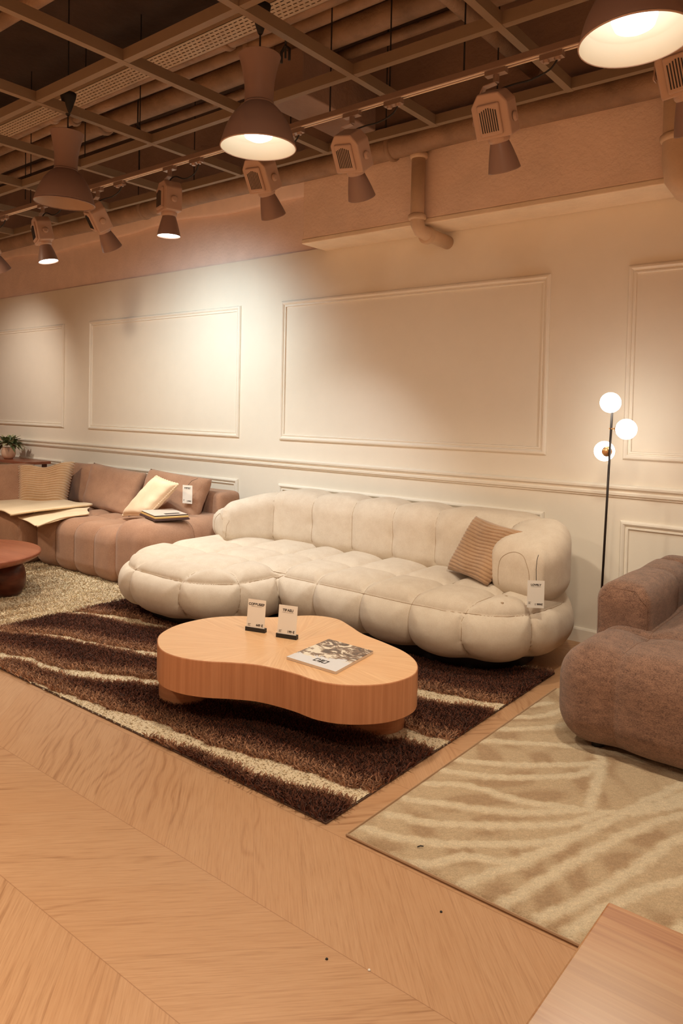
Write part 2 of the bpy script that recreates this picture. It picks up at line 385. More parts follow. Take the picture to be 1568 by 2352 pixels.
def pillow(name, cs, T, m, parent=None, ribs=0, pinch=.06, n=36, sag=.0, jit=.004, ribax=1, ribd=.007, wr=0):
    """cs: BL, BR, TR, TL world corners seen from the front"""
    BL, BR, TR, TL = [np.array(c, float) for c in cs]; nv = n if not ribs else max(n, ribs * 8); nu = n
    if ribax == 0: nu, nv = nv, nu
    u = np.linspace(0, 1, nu + 1); v = np.linspace(0, 1, nv + 1); U, W = np.meshgrid(u, v, indexing='ij')
    uu = .5 + (U - .5) * (1 - pinch * (1 - (2 * W - 1) ** 2)); vv = .5 + (W - .5) * (1 - pinch * (1 - (2 * U - 1) ** 2))
    vv = vv - sag * np.exp(-((U - .5) / .22) ** 2) * W ** 2
    P = ((1 - uu) * (1 - vv))[..., None] * BL + (uu * (1 - vv))[..., None] * BR + (uu * vv)[..., None] * TR + ((1 - uu) * vv)[..., None] * TL
    nr = np.cross(BR - BL, TL - BL); nr /= np.linalg.norm(nr)
    t = T / 2 * ((1 - (2 * U - 1) ** 6) * (1 - (2 * W - 1) ** 6)) ** .5
    ph = RNG.uniform(0, 6, 4); wob = jit * (np.sin(U * 7 + ph[0]) * np.sin(W * 6 + ph[1]) + .6 * np.sin(U * 13 + W * 9 + ph[2]))
    if wr: wob = wob + wr * np.sin(W * 26 + 6 * U + ph[3]) * (2 * np.abs(U - .5)) ** 2
    rb = 0
    if ribs:
        R = W if ribax else U; Q = U if ribax else W
        rb = ribd * (np.abs(np.sin(math.pi * ribs * (R + .012 * np.sin(Q * 9 + ph[0])))) ** .7 - .3)
        edge = ribd * .5 * np.abs(np.sin(math.pi * ribs * R))
    env = np.minimum(1, 12 * np.minimum(np.minimum(U, 1 - U), np.minimum(W, 1 - W)))
    Fp = P + nr * (t + (wob + rb) * env)[..., None]; Bp = P - nr * (t + (wob + rb) * env)[..., None]
    if ribs and ribax:
        sd = (BR - BL) / np.linalg.norm(BR - BL); s_ = (np.where(U < .03, -1, 0) + np.where(U > .97, 1, 0)) * edge * 2
        Fp = Fp + sd * s_[..., None]; Bp = Bp + sd * s_[..., None]
    V = list(Fp.reshape(-1, 3)); idx = np.arange((nu + 1) * (nv + 1)).reshape(nu + 1, nv + 1); bidx = idx.copy()
    for i in range(1, nu):
        for j in range(1, nv): bidx[i, j] = len(V); V.append(Bp[i, j])
    F = []
    for i in range(nu):
        for j in range(nv):
            F.append((idx[i, j], idx[i + 1, j], idx[i + 1, j + 1], idx[i, j + 1])); F.append((bidx[i, j], bidx[i, j + 1], bidx[i + 1, j + 1], bidx[i + 1, j]))
    o = raw(name, V, [tuple(int(k) for k in f) for f in F], m, parent, True)
    return o, (P, idx)
def tufts(name, P, H, Wd, col, mt, parent, lean=.6, z=None):
    """one yarn tuft (two-segment blade pair) per point"""
    n = len(P); a = RNG.uniform(0, 2 * math.pi, n); b = RNG.uniform(0, 2 * math.pi, n); l = RNG.uniform(.1, lean, n) * H; hh = H * RNG.uniform(.7, 1.1, n)
    zb = np.zeros(n) if z is None else z
    base = np.stack([P[:, 0], P[:, 1], zb], 1); dr = np.stack([np.cos(a), np.sin(a), 0 * a], 1); sd = np.stack([np.cos(b), np.sin(b), 0 * b], 1)
    up = np.array([0, 0, 1.]); w_ = (Wd * RNG.uniform(.7, 1.2, n))[:, None]
    mid = base + dr * (l * .4)[:, None] + up * (hh * .6)[:, None]; tip = base + dr * l[:, None] + up * hh[:, None]
    V = np.stack([base - sd * w_ / 2, base + sd * w_ / 2, mid - sd * w_ * .6, mid + sd * w_ * .6, tip - sd * w_ * .35, tip + sd * w_ * .35], 1).reshape(-1, 3)
    k = np.arange(n)[:, None] * 6; Fq = np.concatenate([k + np.array([[0, 1, 3, 2]]), k + np.array([[2, 3, 5, 4]])])
    me = bpy.data.meshes.new(name); me.vertices.add(len(V)); me.vertices.foreach_set('co', V.ravel().astype(np.float32))
    me.loops.add(Fq.size); me.loops.foreach_set('vertex_index', Fq.ravel().astype(np.int32)); me.polygons.add(len(Fq))
    me.polygons.foreach_set('loop_start', (np.arange(len(Fq)) * 4).astype(np.int32)); me.update(calc_edges=True)
    o = link(name, me, mt, parent); jit = RNG.uniform(.72, 1.15, n)[:, None]; setcol(o, np.clip(np.repeat(col * jit, 6, 0), 0, 1)); return o

# ================================================================== THE ROOM
WY = 4.498
struct(raw('floor', [(-14, -4, 0), (6, -4, 0), (6, WY + .3, 0), (-14, WY + .3, 0)], [(0, 1, 2, 3)], M_floor))
struct(B().box(-14, 6, WY, WY + .3, 0, 2.683).build('wall_back', M_wall))
struct(B().box(-14, 6, WY + .03, WY + .3, 2.683, 4.2).build('wall_back_upper', M_upper))
struct(B().box(-14, -3.79, WY - .012, WY + .05, 3.30, 4.0).build('trim_dimmed_band', M_beamup))  # band added on the upper wall, its dimness painted in
struct(B().box(-14, 6, -4, WY + .3, 4.0, 4.15).build('ceiling', M_ceil))
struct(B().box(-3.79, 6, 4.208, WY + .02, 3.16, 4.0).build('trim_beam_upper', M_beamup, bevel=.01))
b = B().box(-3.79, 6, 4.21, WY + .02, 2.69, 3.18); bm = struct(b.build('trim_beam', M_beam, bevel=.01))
struct(B().box(-3.795, 6, 4.205, WY - .001, 2.655, 2.692).build('trim_beam_edge', M_soffit, bevel=.008))
def frame(name, x0, x1, z0, z1):
    prof = [(0, 0), (0, .010), (.008, .020), (.018, .022), (.027, .016), (.031, .007), (.036, .007), (.039, .012), (.047, .012), (.050, .004), (.050, 0)]
    V = []; F = []; n = len(prof)
    for i, (o, d) in enumerate(prof):
        V += [(x0 + o, WY - d, z0 + o), (x1 - o, WY - d, z0 + o), (x1 - o, WY - d, z1 - o), (x0 + o, WY - d, z1 - o)]
    for i in range(n - 1):
        for k in range(4): F.append((i * 4 + k, i * 4 + (k + 1) % 4, (i + 1) * 4 + (k + 1) % 4, (i + 1) * 4 + k))
    struct(raw(name, V, F, M_trim))
k = 1
for x0, x1 in [(-9.86, -7.555), (-7.062, -4.745), (-4.255, -1.926), (-1.445, .88), (1.37, 3.69)]:
    frame('trim_%d' % k, x0, x1, 1.147, 2.295); k += 1
    frame('trim_%d' % k, x0, x1, .22, .782); k += 1
struct(B().ext([(WY, .915), (WY - .010, .918), (WY - .012, .928), (WY - .022, .932), (WY - .024, .946), (WY - .014, .952), (WY - .016, .962), (WY - .034, .972), (WY - .036, .984), (WY - .02, .992), (WY, .994)], -14, 6).build('trim_%d' % k, M_trim))
struct(B().ext([(WY, 0), (WY - .016, 0), (WY - .016, .078), (WY - .011, .088), (WY, .09)], -14, 6).build('baseboard_back', M_trim))
# plaster ledge high on the wall (wavy lower edge)
V = []; F = []
xs = np.linspace(-12, -3.8, 160)
for i, x in enumerate(xs):
    z = 3.14 + .018 * math.sin(x * 1.9) + .012 * math.sin(x * 4.3 + 1)
    V += [(x, WY + .03, z), (x, WY - .01, z + .008), (x, WY - .01, 4.0), (x, WY + .03, 4.0)]
for i in range(len(xs) - 1):
    for q in range(3): F.append((i * 4 + q, i * 4 + 4 + q, i * 4 + 5 + q, i * 4 + 1 + q))
struct(raw('trim_plaster_ledge', V, F, M_upper, None, True))

# ================================================================== CEILING SERVICES
def pipe(name, pts, r, m, label, cat='pipe', rings=(), n=16, group=None):
    o = B().tube(pts, r, n).build(name, m, None, True); tag(o, label, cat, group)
    for p, q in rings:
        p = Vector(p); q = Vector(q).normalized()
        B().tube([p - q * .02, p - q * .012, p + q * .012, p + q * .02], [r + .004, r + .014, r + .014, r + .004], n).build('clamp', m, o, True)
    return o
wp = [(x, 4.10 + .008 * math.sin(x * 3), 3.165 + .006 * math.sin(x * 2.3)) for x in np.arange(-12, 3.1, .25)]
pipe('wall_pipe', wp, .075, M_pipe, 'thick brown insulated pipe running along the top of the long wall', rings=[((-5.6, 4.1, 3.165), (1, 0, 0)), ((-2.9, 4.1, 3.165), (1, 0, 0))])
pipe('copper_pipe', [(-3.6, 4.13, 3.29), (-1.7, 4.13, 3.30), (-1.24, 4.12, 3.3)], .022, M_pipeL, 'slim pale pipe resting just above the thick wall pipe, over the beam')
runs = [(.10, 3.75, .13), (.55, 3.62, .05), (.80, 3.66, .09), (1.08, 3.60, .045), (1.30, 3.64, .06), (1.60, 3.58, .10), (1.95, 3.66, .045), (2.15, 3.62, .045), (2.98, 3.55, .05), (3.16, 3.58, .04), (3.42, 3.62, .07), (3.72, 3.66, .035)]
lb = ['widest overhead pipe, at the top left corner of the ceiling', 'thin overhead pipe beside the widest one', 'lagged grey-brown overhead pipe with frayed wrapping', 'slim overhead conduit between two lagged pipes', 'medium overhead pipe in the dark ceiling, left side', 'fat lagged overhead pipe seen through the grid', 'slim overhead pipe, first of a close pair', 'slim overhead pipe, second of a close pair', 'brown overhead pipe just behind the perforated cable tray', 'thin overhead pipe behind the perforated cable tray', 'dark overhead pipe above the spotlight track', 'thinnest overhead pipe, nearest the long wall']
for (y, z, r), l in zip(runs, lb):
    x1 = -3.85 if y > 4 else 3.0
    pts = [(x, y + .006 * math.sin(x * 2 + y * 9), z + .008 * math.sin(x * 1.7 + y * 5)) for x in np.arange(-12, x1, .4)]
    pipe('overhead_pipe', pts, r, M_pipe, l, rings=[((x, y, z), (1, 0, 0)) for x in (-5.2, -3.3, -1.4)], n=12, group='overhead pipes')
pipe('cross_pipe', [(-1.95, 1.7, 3.455), (-1.95, 4.2, 3.455)], .04, M_pipe, 'pipe crossing the ceiling towards the wall, right of the middle pendant')
pipe('ventilation_duct', [(-2.75, 1.2, 3.86), (-2.75, 3.3, 3.86)], .135, M_pipe, 'wide round duct crossing behind the middle pendant', 'duct', rings=[((-2.75, y, 3.86), (0, 1, 0)) for y in (2.2, 2.45, 2.7)], n=28)
tag(B().box(-3.25, -2.95, 3.25, 3.98, 3.25, 3.53).build('junction_box', M_beamup, bevel=.01), 'big dark boxed-in duct end above the track, left of the beam', 'duct')
pipe('cable_bundle', [(x, 1.18 + .03 * math.sin(x * 3), 3.50 + .02 * math.sin(x * 5)) for x in np.arange(-8, 1, .2)], .035, M_dark, 'black cable bundle sagging between overhead pipes', 'cable', n=8)
for i, (x, y) in enumerate([(-4.6, 3.3), (-2.9, 3.05), (-1.95, 2.95), (-1.75, 2.6)]):
    tag(B().tube([(x, y, 3.36), (x, y, 4.0)], .006, 6).tube([(x - .03, y, 3.34), (x - .03, y, 3.40), (x, y, 3.43), (x + .03, y, 3.40), (x + .03, y, 3.34)], .008, 6).build('pipe_hanger', M_dark, None, True),
        ['black pipe hanger, farthest left above the track', 'black forked pipe hanger left of the middle pendant', 'black pipe hanger right of the middle pendant', 'black pipe hanger near the crossing pipe'][i], 'hanger', 'black pipe hangers')
# perforated tray
tr = empty('cable_tray', 'long perforated metal cable tray crossing the ceiling behind the grid', 'cable tray', (0, 2.66, 3.35))
ty0, ty1, tz = -.075, .075, 0.0; bb = B(); step = .036; y = ty0; row = 0
while y < ty1 - .02:
    bb.box(-12, 3, y, y + .0185, tz, tz + .002); y += .0185; x = -7.5 + (step / 2 if row % 2 else 0)
    bb.box(-12, -7.5, y, y + .0075, tz, tz + .002)
    while x < .6:
        bb.box(x, x + .012, y, y + .0075, tz, tz + .002); x += step
    y += .0075; row += 1
bb.box(-12, 3, y, ty1, tz, tz + .002)
bb.build('tray_bottom', M_tray, tr)
for yy_ in (ty0, ty1 - .002):
    sd = B(); sd.box(-12, 3, yy_, yy_ + .002, 0, .022).box(-12, 3, yy_, yy_ + .002, .034, .06); x = -8
    while x < 1: sd.box(x, x + .028, yy_, yy_ + .002, .022, .034); x += .07
    sd.build('tray_side', M_tray, tr)
# open grid
gr = empty('ceiling_grid', 'suspended open square ceiling grid of olive brown metal rails', 'ceiling grid', (0, 0, 3.08))
cols = [-1.54 - .812 * i for i in range(-3, 9)]; rows = [3.745 - .78 * i for i in range(6)]
for x in cols: B().box(x - .019, x + .019, rows[-1] - .02, rows[0] + .019, 0, .055).build('rail', M_rail, gr)
for y in rows: B().box(cols[-1] - .02, cols[0] + .02, y - .018, y + .018, .0015, .0565).build('rail', M_rail, gr)
for x, y in [(-1.95, 3.745), (-2.7, 3.745), (-3.5, 3.745), (-4.5, 3.745), (-5.2, 3.745), (-1.6, 2.965), (-2.36, 3.3), (-5.6, 2.3), (-4.8, 3.0), (-6.0, 3.2)]:
    B().tube([(x, y, .03), (x, y, .95)], .004, 6).build('suspension_wire', M_dark, gr)
# wall-side pipes on the beam
o = pipe('drain_pipe', [(-2.72, 4.15, 3.10), (-2.72, 4.15, 2.70), (-2.72, 4.155, 2.645), (-2.715, 4.18, 2.61), (-2.70, 4.23, 2.595), (-2.69, 4.50, 2.585)], .046, M_pipeL,
         'pale drain pipe in front of the beam with elbow into the wall', rings=[((-2.72, 4.15, 3.09), (0, 0, 1)), ((-2.72, 4.15, 2.69), (0, 0, 1)), ((-2.705, 4.25, 2.59), (0, 1, 0))], n=20)
pipe('downpipe', [(-1.10, 4.13, 3.5), (-1.10, 4.13, 2.74), (-1.09, 4.14, 2.66), (-1.06, 4.18, 2.61), (-1.0, 4.3, 2.58), (-.98, 4.50, 2.57)], .075, M_pipeL,
     'stout pale downpipe at the right edge with elbow under the beam', rings=[((-1.10, 4.13, 2.86), (0, 0, 1))], n=24)

# ================================================================== TRACK AND SPOTS
TY, TZ = 3.03, 2.935
tk = empty('spotlight_track', 'long metal lighting track parallel to the wall carrying the spotlights', 'lighting track', (0, TY, TZ))
B().box(-11, 2.5, -.018, .018, .004, .034).build('channel', M_track, tk, bevel=.002)
for y in (-.013, .009): B().box(-11, 2.5, y, y + .004, 0, .004).build('contact_strip', mat('bright_strip', (.95, .80, .68), .4), tk)
for x in (-9, -7, -5.6, -4.2, -2.55, -1.75, -.4, 1.2): B().tube([(x, 0, .03), (x, 0, 1.06)], .004, 6).build('track_wire', M_dark, tk)
SPOTS = [(-6.28, 0, 'far left spotlight cut by the picture edge, unlit side showing', .6, .1), (-5.42, 1, 'second lit spotlight from the left, below the unlit pendant', .12, -.18), (-4.68, 0, 'unlit-looking spotlight tilted right, beside the unlit pendant', .62, .12),
         (-3.88, 1, 'lit spotlight between the left and middle pendants', .0, .0), (-3.05, 0, 'spotlight half hidden behind the middle lit pendant', .55, .1), (-2.40, 0, 'spotlight right of the middle pendant with vent slots facing out', .6, .15), (-1.585, 0, 'large near spotlight in front of the beam, left of the right pendant', .5, .02), (-.80, 0, 'spotlight partly hidden by the right pendant at the picture edge', .5, -.1)]
for x, lit, lab, tx, ry in SPOTS:
    t = empty('track_spotlight', lab, 'spotlight', (x, TY, TZ), 'track spotlights')
    rz = .06 if x > -3.5 else -.3
    B().box(-.05, .05, -.017, .017, -.022, .0).tube([(0, 0, -.02), (0, 0, -.055)], .014, 12).build('track_adapter', M_track, t)
    cb = B().box(.21, .31, -.017, .017, -.024, 0); cb.lathe([(0, -.034), (.012, -.034), (.016, -.024)], 14, c=(.235, 0, 0)).lathe([(0, -.034), (.012, -.034), (.016, -.024)], 14, c=(.285, 0, 0)); cb.build('feed_box', M_track, t)
    cab = smoothline([(.285, 0, -.03), (.25, 0, -.065), (.17, 0, -.085), (.08, 0, -.085), (.02, -.01, -.10), (.0, -.02, -.15)] if not lit else [(.285, 0, -.03), (.24, 0, -.085), (.15, 0, -.10), (.06, 0, -.07), (.01, 0, -.08), (.0, -.02, -.14)], 8)
    B().tube(cab, .0042, 8).build('cable', M_dark, t, True)
    # yoke
    Rz = Matrix.Rotation(rz, 4, 'Z'); yk = B()
    path = [(-.098, 0, -.23), (-.098, 0, -.15), (-.055, 0, -.065), (0, 0, -.058)]
    for a, c in zip(path[:-1], path[1:]):
        a, c = Rz @ Vector(a), Rz @ Vector(c); d = (c - a); mt = basis((a + c) / 2, d, Rz @ Vector((0, 1, 0))); L_ = d.length / 2 + .001
        yk.box(-L_, L_, -.016, .016, -.002, .002, mt)
    yk.lathe([(0, -.006), (.012, -.006), (.012, .006), (0, .006)], 12, Matrix.Translation(Rz @ Vector((-.098, 0, -.215))) @ Matrix.Rotation(math.pi / 2, 4, 'Y'))
    yk.build('yoke', M_spot, t)
    Mh = Matrix.Translation((0, 0, -.20)) @ Matrix.Rotation(ry, 4, 'Y') @ Matrix.Rotation(tx, 4, 'X') @ Rz
    # housing: chamfered octagonal box
    hs = [(-.078, .088), (-.045, .105 + .012), (.045, .105 + .012), (.085, .07), (.085, -.085), (.05, -.10), (-.06, -.10), (-.085, -.085), (-.085, .06)]
    pr = [(-.085, -.09), (.085, -.09), (.085, .055), (.05, .10), (-.045, .105), (-.085, .055)]
    V = [Mh @ Vector((px, py, pz)) for py in (-.055, .055) for px, pz in pr]; n = len(pr)
    hb = B().add(V, [tuple(range(n)), tuple(range(2 * n - 1, n - 1, -1))] + [(i, n + i, n + (i + 1) % n, (i + 1) % n) for i in range(n)])
    hb.box(-.055, .05, -.068, -.05, -.075, .06, Mh).lathe([(0, -.012), (.02, -.012), (.022, 0)], 16, Mh @ Matrix.Translation((.088, 0, -.02)) @ Matrix.Rotation(-math.pi / 2, 4, 'Y'))
    hb.lathe([(.05, -.085), (.05, -.108), (.042, -.115)], 24, Mh)
    hb.build('housing', M_spot, t, False, .008)
    vt = B()
    for i in range(8): vt.box(-.043 + i * .0105, -.0385 + i * .0105, -.0695, -.0675, -.058, .045 - abs(i - 3.5) * .004, Mh)
    vt.build('vent_slot', M_dark, t)
    rf = [(.040, -.108), (.046, -.125), (.056, -.16), (.066, -.20), (.0735, -.235), (.0745, -.240)]
    B().lathe(rf + [(r - .002, z) for r, z in rf[::-1]], 36, Mh).build('reflector', M_refl, t, True)
    B().lathe([(0, -.115), (.04, -.118), (.05, -.15)] if not lit else [(0, -.225), (.03, -.225), (.069, -.232)], 30, Mh).build('lamp_glass', M_spotglow, t, True)

# ================================================================== PENDANTS
PEND = [(-3.97, 2.37, 0, 'left pendant lamp, unlit, with small sticker inside its bell shade', .05), (-2.41, 2.37, 1, 'middle pendant lamp, lit, bell shade with flared neck', 0), (-.80, 2.385, 1, 'right pendant lamp, lit, cut by the top edge of the picture', -.05)]
for x, y, lit, lab, tl in PEND:
    z0 = 2.57; t = empty('pendant_lamp', lab, 'pendant lamp', (x, y, z0), 'industrial pendant lamps')
    Mt = Matrix.Translation((0, 0, .55)) @ Matrix.Rotation(tl, 4, 'Y') @ Matrix.Translation((0, 0, -.55))
    out = smoothline([(.168, .0), (.165, .02), (.148, .075), (.120, .130), (.088, .170), (.064, .190)], 5)
    B().lathe([tuple(p) for p in out], 56, Mt).build('shade', M_pend, t, True)
    inn = smoothline([(.168, .0), (.162, .015), (.147, .060), (.140, .075), (.118, .120), (.086, .160), (.0, .168)], 5)
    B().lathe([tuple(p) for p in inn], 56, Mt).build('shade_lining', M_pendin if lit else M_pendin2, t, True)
    B().lathe([(.1665, -.0015), (.1695, -.002), (.171, .002), (.1685, .005), (.1665, -.0015)], 56, Mt).build('rim', M_pend if not lit else M_spot, t, True)
    nk = smoothline([(.066, .196), (.064, .230), (.068, .290), (.079, .350), (.092, .396), (.094, .402)], 5)
    B().lathe([(.058, .186), (.0665, .190), (.0665, .196)] + [tuple(p) for p in nk] + [(.090, .405), (.0, .41)], 48, Mt).build('neck', M_pend, t, True)
    if lit:
        B().lathe([(0, .030), (.035, .033), (.060, .046), (.069, .070), (.062, .12), (.045, .155)], 36, Mt).build('bulb', M_bulb, t, True)
        light('SPOT', (x, y, z0 - .006), (x, y, 0), 62, (1, .86, .66), .07, 128, .5)
    else:
        B().lathe([(0, .10), (.03, .102), (.05, .12), (.052, .15)], 30, Mt).build('bulb', M_pend, t, True)
        B().box(-.012, .012, -.1415, -.1405, .055, .075, Mt @ Matrix.Rotation(.5, 4, 'Z')).build('sticker', M_pendin, t)
    B().tube([(0, 0, .40), (0, 0, 1.42)], .004, 8).build('cord', M_dark, t)
    B().lathe([(.008, .50), (.012, .505), (.042, .60), (.046, .625), (.0, .64)], 24).build('canopy_cup', M_dark, t, True)

# ================================================================== RUGS
def wob(x, a=.0, s=1): return a * (np.sin(x * 5.1 * s + 1) + .6 * np.sin(x * 11.7 * s + 2) + .4 * np.sin(x * 23 * s))
RX0, RX1, RY0, RY1 = -4.47, -1.555, 1.905, 3.835
lines = [  # centre line, half width at start, half width at end of the cream bands
    ([(-4.3, 1.93), (-3.958, 1.99), (-3.827, 2.05), (-3.573, 2.07), (-3.437, 2.115), (-3.284, 2.17), (-3.0, 2.31), (-2.6, 2.44), (-2.1, 2.56), (-1.75, 2.635), (-1.5, 2.67)], .022, .055),
    ([(-4.6, 2.15), (-4.319, 2.234), (-4.218, 2.303), (-4.057, 2.38), (-3.856, 2.428), (-3.668, 2.479), (-3.519, 2.521), (-3.349, 2.573), (-2.9, 2.75), (-2.4, 2.93), (-1.93, 3.075), (-1.77, 3.115), (-1.63, 3.17), (-1.5, 3.21)], .012, .048),
    ([(-3.25, 1.86), (-3.07, 1.915), (-2.90, 1.932), (-2.66, 1.958), (-2.36, 1.985), (-2.12, 2.018), (-1.92, 2.048), (-1.70, 2.085), (-1.5, 2.13)], .035, .042),
    ([(-4.5, 2.69), (-4.386, 2.754), (-4.25, 2.815), (-4.13, 2.85), (-4.01, 2.87), (-3.839, 2.895), (-3.2, 3.1), (-2.4, 3.5), (-1.5, 3.9)], .032, .03)]
def brownpat(P):
    D = np.full(len(P), 9.); side = np.zeros(len(P)); cream = np.zeros(len(P), bool)
    for L, w0, w1 in lines:
        L = smoothline([(x, y) for x, y in L], 5); yl = np.interp(P[:, 0], L[:, 0], L[:, 1]); hw = np.interp(P[:, 0], [L[0, 0], L[-1, 0]], [w0 * 1.35, w1 * 1.25]) * (1 + .25 * np.sin(P[:, 0] * 9) + .12 * np.sin(P[:, 0] * 31))
        sl = np.interp(P[:, 0], L[:, 0], np.gradient(L[:, 1], L[:, 0])); d = (P[:, 1] - yl) / np.sqrt(1 + sl * sl) + .004 * np.sin(P[:, 0] * 60)
        c = np.abs(d) < hw; cream |= c; dd = np.where(d > 0, d - hw, -(d + hw) * 2.6); D = np.minimum(D, np.maximum(dd, 0) + np.where(c, 0, 0))
    t = np.clip(D / .17, 0, 1); t = t * t * (3 - 2 * t)
    n = .5 + .25 * np.sin(P[:, 0] * 7 + 3 * np.sin(P[:, 1] * 5)) + .25 * np.sin(P[:, 1] * 13 + P[:, 0] * 4)
    tan = np.array([.56, .30, .175]); mid = np.array([.235, .090, .052]); dk = np.array([.125, .042, .026])
    t2 = t[:, None]; col = np.where(t2 < .6, tan + (mid - tan) * (t2 / .6), mid + (dk - mid) * ((t2 - .6) / .4) * (.6 + .4 * n[:, None]))
    col = col * RNG.uniform(.8, 1.2, len(P))[:, None]
    return np.where(cream[:, None], np.array([.93, .78, .56]), col), cream
rug = empty('shag_rug', 'dark brown shaggy rug with cream wavy stripes under the oak coffee table', 'rug', (0, 0, 0))
B().box(RX0, RX1, RY0, RY1, .001, .006).build('backing', M_backing, rug)
def colgrid(name, x0, x1, y0, y1, st, z, fn, par):
    gx = np.arange(x0, x1 + st * .5, st); gy = np.arange(y0, y1 + st * .5, st); GX, GY = np.meshgrid(gx, gy, indexing='ij'); P = np.stack([GX.ravel(), GY.ravel()], 1)
    idx = np.arange(len(P)).reshape(len(gx), len(gy)); F = np.stack([idx[:-1, :-1], idx[1:, :-1], idx[1:, 1:], idx[:-1, 1:]], -1).reshape(-1, 4); c = fn(P)
    me = bpy.data.meshes.new(name); me.from_pydata(np.column_stack([P, z + RNG.uniform(-.001, .001, len(P))]).tolist(), [], F.tolist()); me.update(); o = link(name, me, M_pile, par, True); setcol(o, c); return o
colgrid('pile_base', RX0 + .004, RX1 - .004, RY0 + .004, RY1 - .004, .009, .009, lambda P: brownpat(P)[0], rug)
n = 190000; P = np.stack([RNG.uniform(RX0, RX1, n), RNG.uniform(RY0, RY1, n)], 1); P[:, 1] += 0
P = P[~((P[:, 0] < -2.0) & (P[:, 1] > 3.62))]
col, cr = brownpat(P); kp = ~cr | (RNG.uniform(0, 1, len(P)) < .35); P, col, cr = P[kp], col[kp], cr[kp]; H = np.where(cr, .010, .027)
tb = tufts('pile', P, H, np.where(cr, .007, .0052), col, M_shag, rug, 1.1, np.full(len(P), .003)); tb['kind'] = 'stuff'
# left cream rug
r2 = empty('cream_rug', 'cream and sand striped shaggy rug under the round dark red table', 'rug', (0, 0, 0))
B().box(-8.2, -4.462, 1.2, 3.95, .001, .012).build('backing', M_backing, r2)
n = 80000; P = np.stack([RNG.uniform(-7.0, -4.455, n), RNG.uniform(1.9, 3.6, n)], 1)
def creampat(P):
    q = P[:, 0] + .05 * np.sin(P[:, 1] * 3); st = .5 + .5 * np.sin(q * 34 + 1.5 * np.sin(P[:, 1] * 6) + 1.2 * np.sin(q * 11))
    mask = np.clip(.5 + .7 * np.sin(P[:, 0] * 3.1 + 2 * np.sin(P[:, 1] * 2.2)), 0, 1)
    return np.array([.98, .80, .56])[None] * (1 - (st * mask)[:, None] * np.array([.30, .38, .48])[None])
colgrid('pile_base', -8.19, -4.466, 1.21, 3.94, .02, .015, creampat, r2); c = creampat(P)
tp = tufts('pile', P, np.full(n, .020), np.full(n, .008), c, M_shag, r2, 1.0, np.full(n, .008)); tp['kind'] = 'stuff'
# beige rug, right
r3 = empty('beige_rug', 'beige cut-pile rug with pale branching lines under the mocha sofa', 'rug', (0, 0, 0))
bz = [[(-1.488, 2.778), (-1.31, 2.907), (-1.158, 3.003), (-1.038, 3.067), (-.7, 3.1)], [(-1.459, 2.584), (-1.291, 2.668), (-1.093, 2.841), (-1.005, 2.933)], [(-1.468, 2.465), (-1.314, 2.531), (-1.179, 2.627), (-1.033, 2.777), (-.994, 2.904)],
      [(-1.43, 2.342), (-1.299, 2.435), (-1.103, 2.463), (-.916, 2.556)], [(-1.434, 2.202), (-1.266, 2.282), (-1.095, 2.375), (-.916, 2.556)], [(-1.42, 2.074), (-1.266, 2.136), (-1.114, 2.25), (-.928, 2.429), (-.85, 2.587)],
      [(-1.44, 1.951), (-1.266, 2.002), (-1.118, 2.107), (-.937, 2.27), (-.839, 2.471)], [(-1.311, 1.87), (-1.166, 1.921), (-1.096, 2.04), (-.951, 2.135), (-.824, 2.555), (-.669, 2.88)], [(-1.052, 1.882), (-.946, 2.125), (-.888, 2.328), (-.695, 2.984)],
      [(-.904, 1.895), (-.834, 2.192), (-.741, 2.522), (-.637, 2.753), (-.5, 3.0)], [(-.797, 1.916), (-.729, 2.094), (-.655, 2.375), (-.601, 2.609), (-.45, 2.9)], [(-.718, 1.873), (-.668, 2.097), (-.54, 2.361), (-.35, 2.6)],
      [(-1.049, 3.057), (-.981, 2.916), (-.902, 2.56)], [(-1.47, 2.95), (-1.36, 3.05), (-1.25, 3.2), (-1.2, 3.4)], [(-1.48, 3.12), (-1.38, 3.2), (-1.3, 3.4)], [(-1.46, 3.3), (-1.4, 3.4)], [(-.55, 1.87), (-.5, 2.1), (-.35, 2.35), (-.1, 2.6)], [(-.35, 1.87), (-.3, 2.1), (-.1, 2.4)], [(0, 1.9), (.2, 2.3), (.5, 2.7)], [(.4, 1.9), (.7, 2.4), (1.1, 2.8)],
      [(-.70, 2.75), (-.62, 2.9), (-.45, 3.1)], [(-.82, 2.60), (-.72, 2.72), (-.66, 2.95)]]
BX0, BX1, BY0, BY1 = -1.457, 1.4, 1.90, 3.62
gx = np.concatenate([np.arange(BX0, .2, .0085), np.arange(.2, BX1, .03)]); gy = np.arange(BY0, BY1, .0085); GX, GY = np.meshgrid(gx, gy, indexing='ij'); P = np.stack([GX.ravel(), GY.ravel()], 1)
D = np.full(len(P), 9.)
for L in bz: D = np.minimum(D, polyd(P, smoothline(L, 4)))
D = D + .006 * np.sin(P[:, 0] * 70) * np.sin(P[:, 1] * 63) + RNG.uniform(-.004, .004, len(P))
l = np.clip((D - .012) / .014, 0, 1)[:, None]; blo = np.clip((np.sin(P[:, 0] * 23 + 2.5 * np.sin(P[:, 1] * 9)) * np.sin(P[:, 1] * 15 + 2 * np.sin(P[:, 0] * 8)) + .15) * 1.6, 0, 1)[:, None] * np.clip((D - .022) / .012, 0, 1)[:, None]
c = np.array([.86, .73, .53]) * (1 - l) + np.array([.69, .53, .35]) * l; c = c * (1 - blo * .8) + np.array([.50, .335, .20]) * blo * .8; c = c * RNG.uniform(.9, 1.06, len(P))[:, None]
zz = .013 - .003 * l[:, 0] * 0 + RNG.uniform(-.0016, .0016, len(P)) + .002 * (1 - l[:, 0])
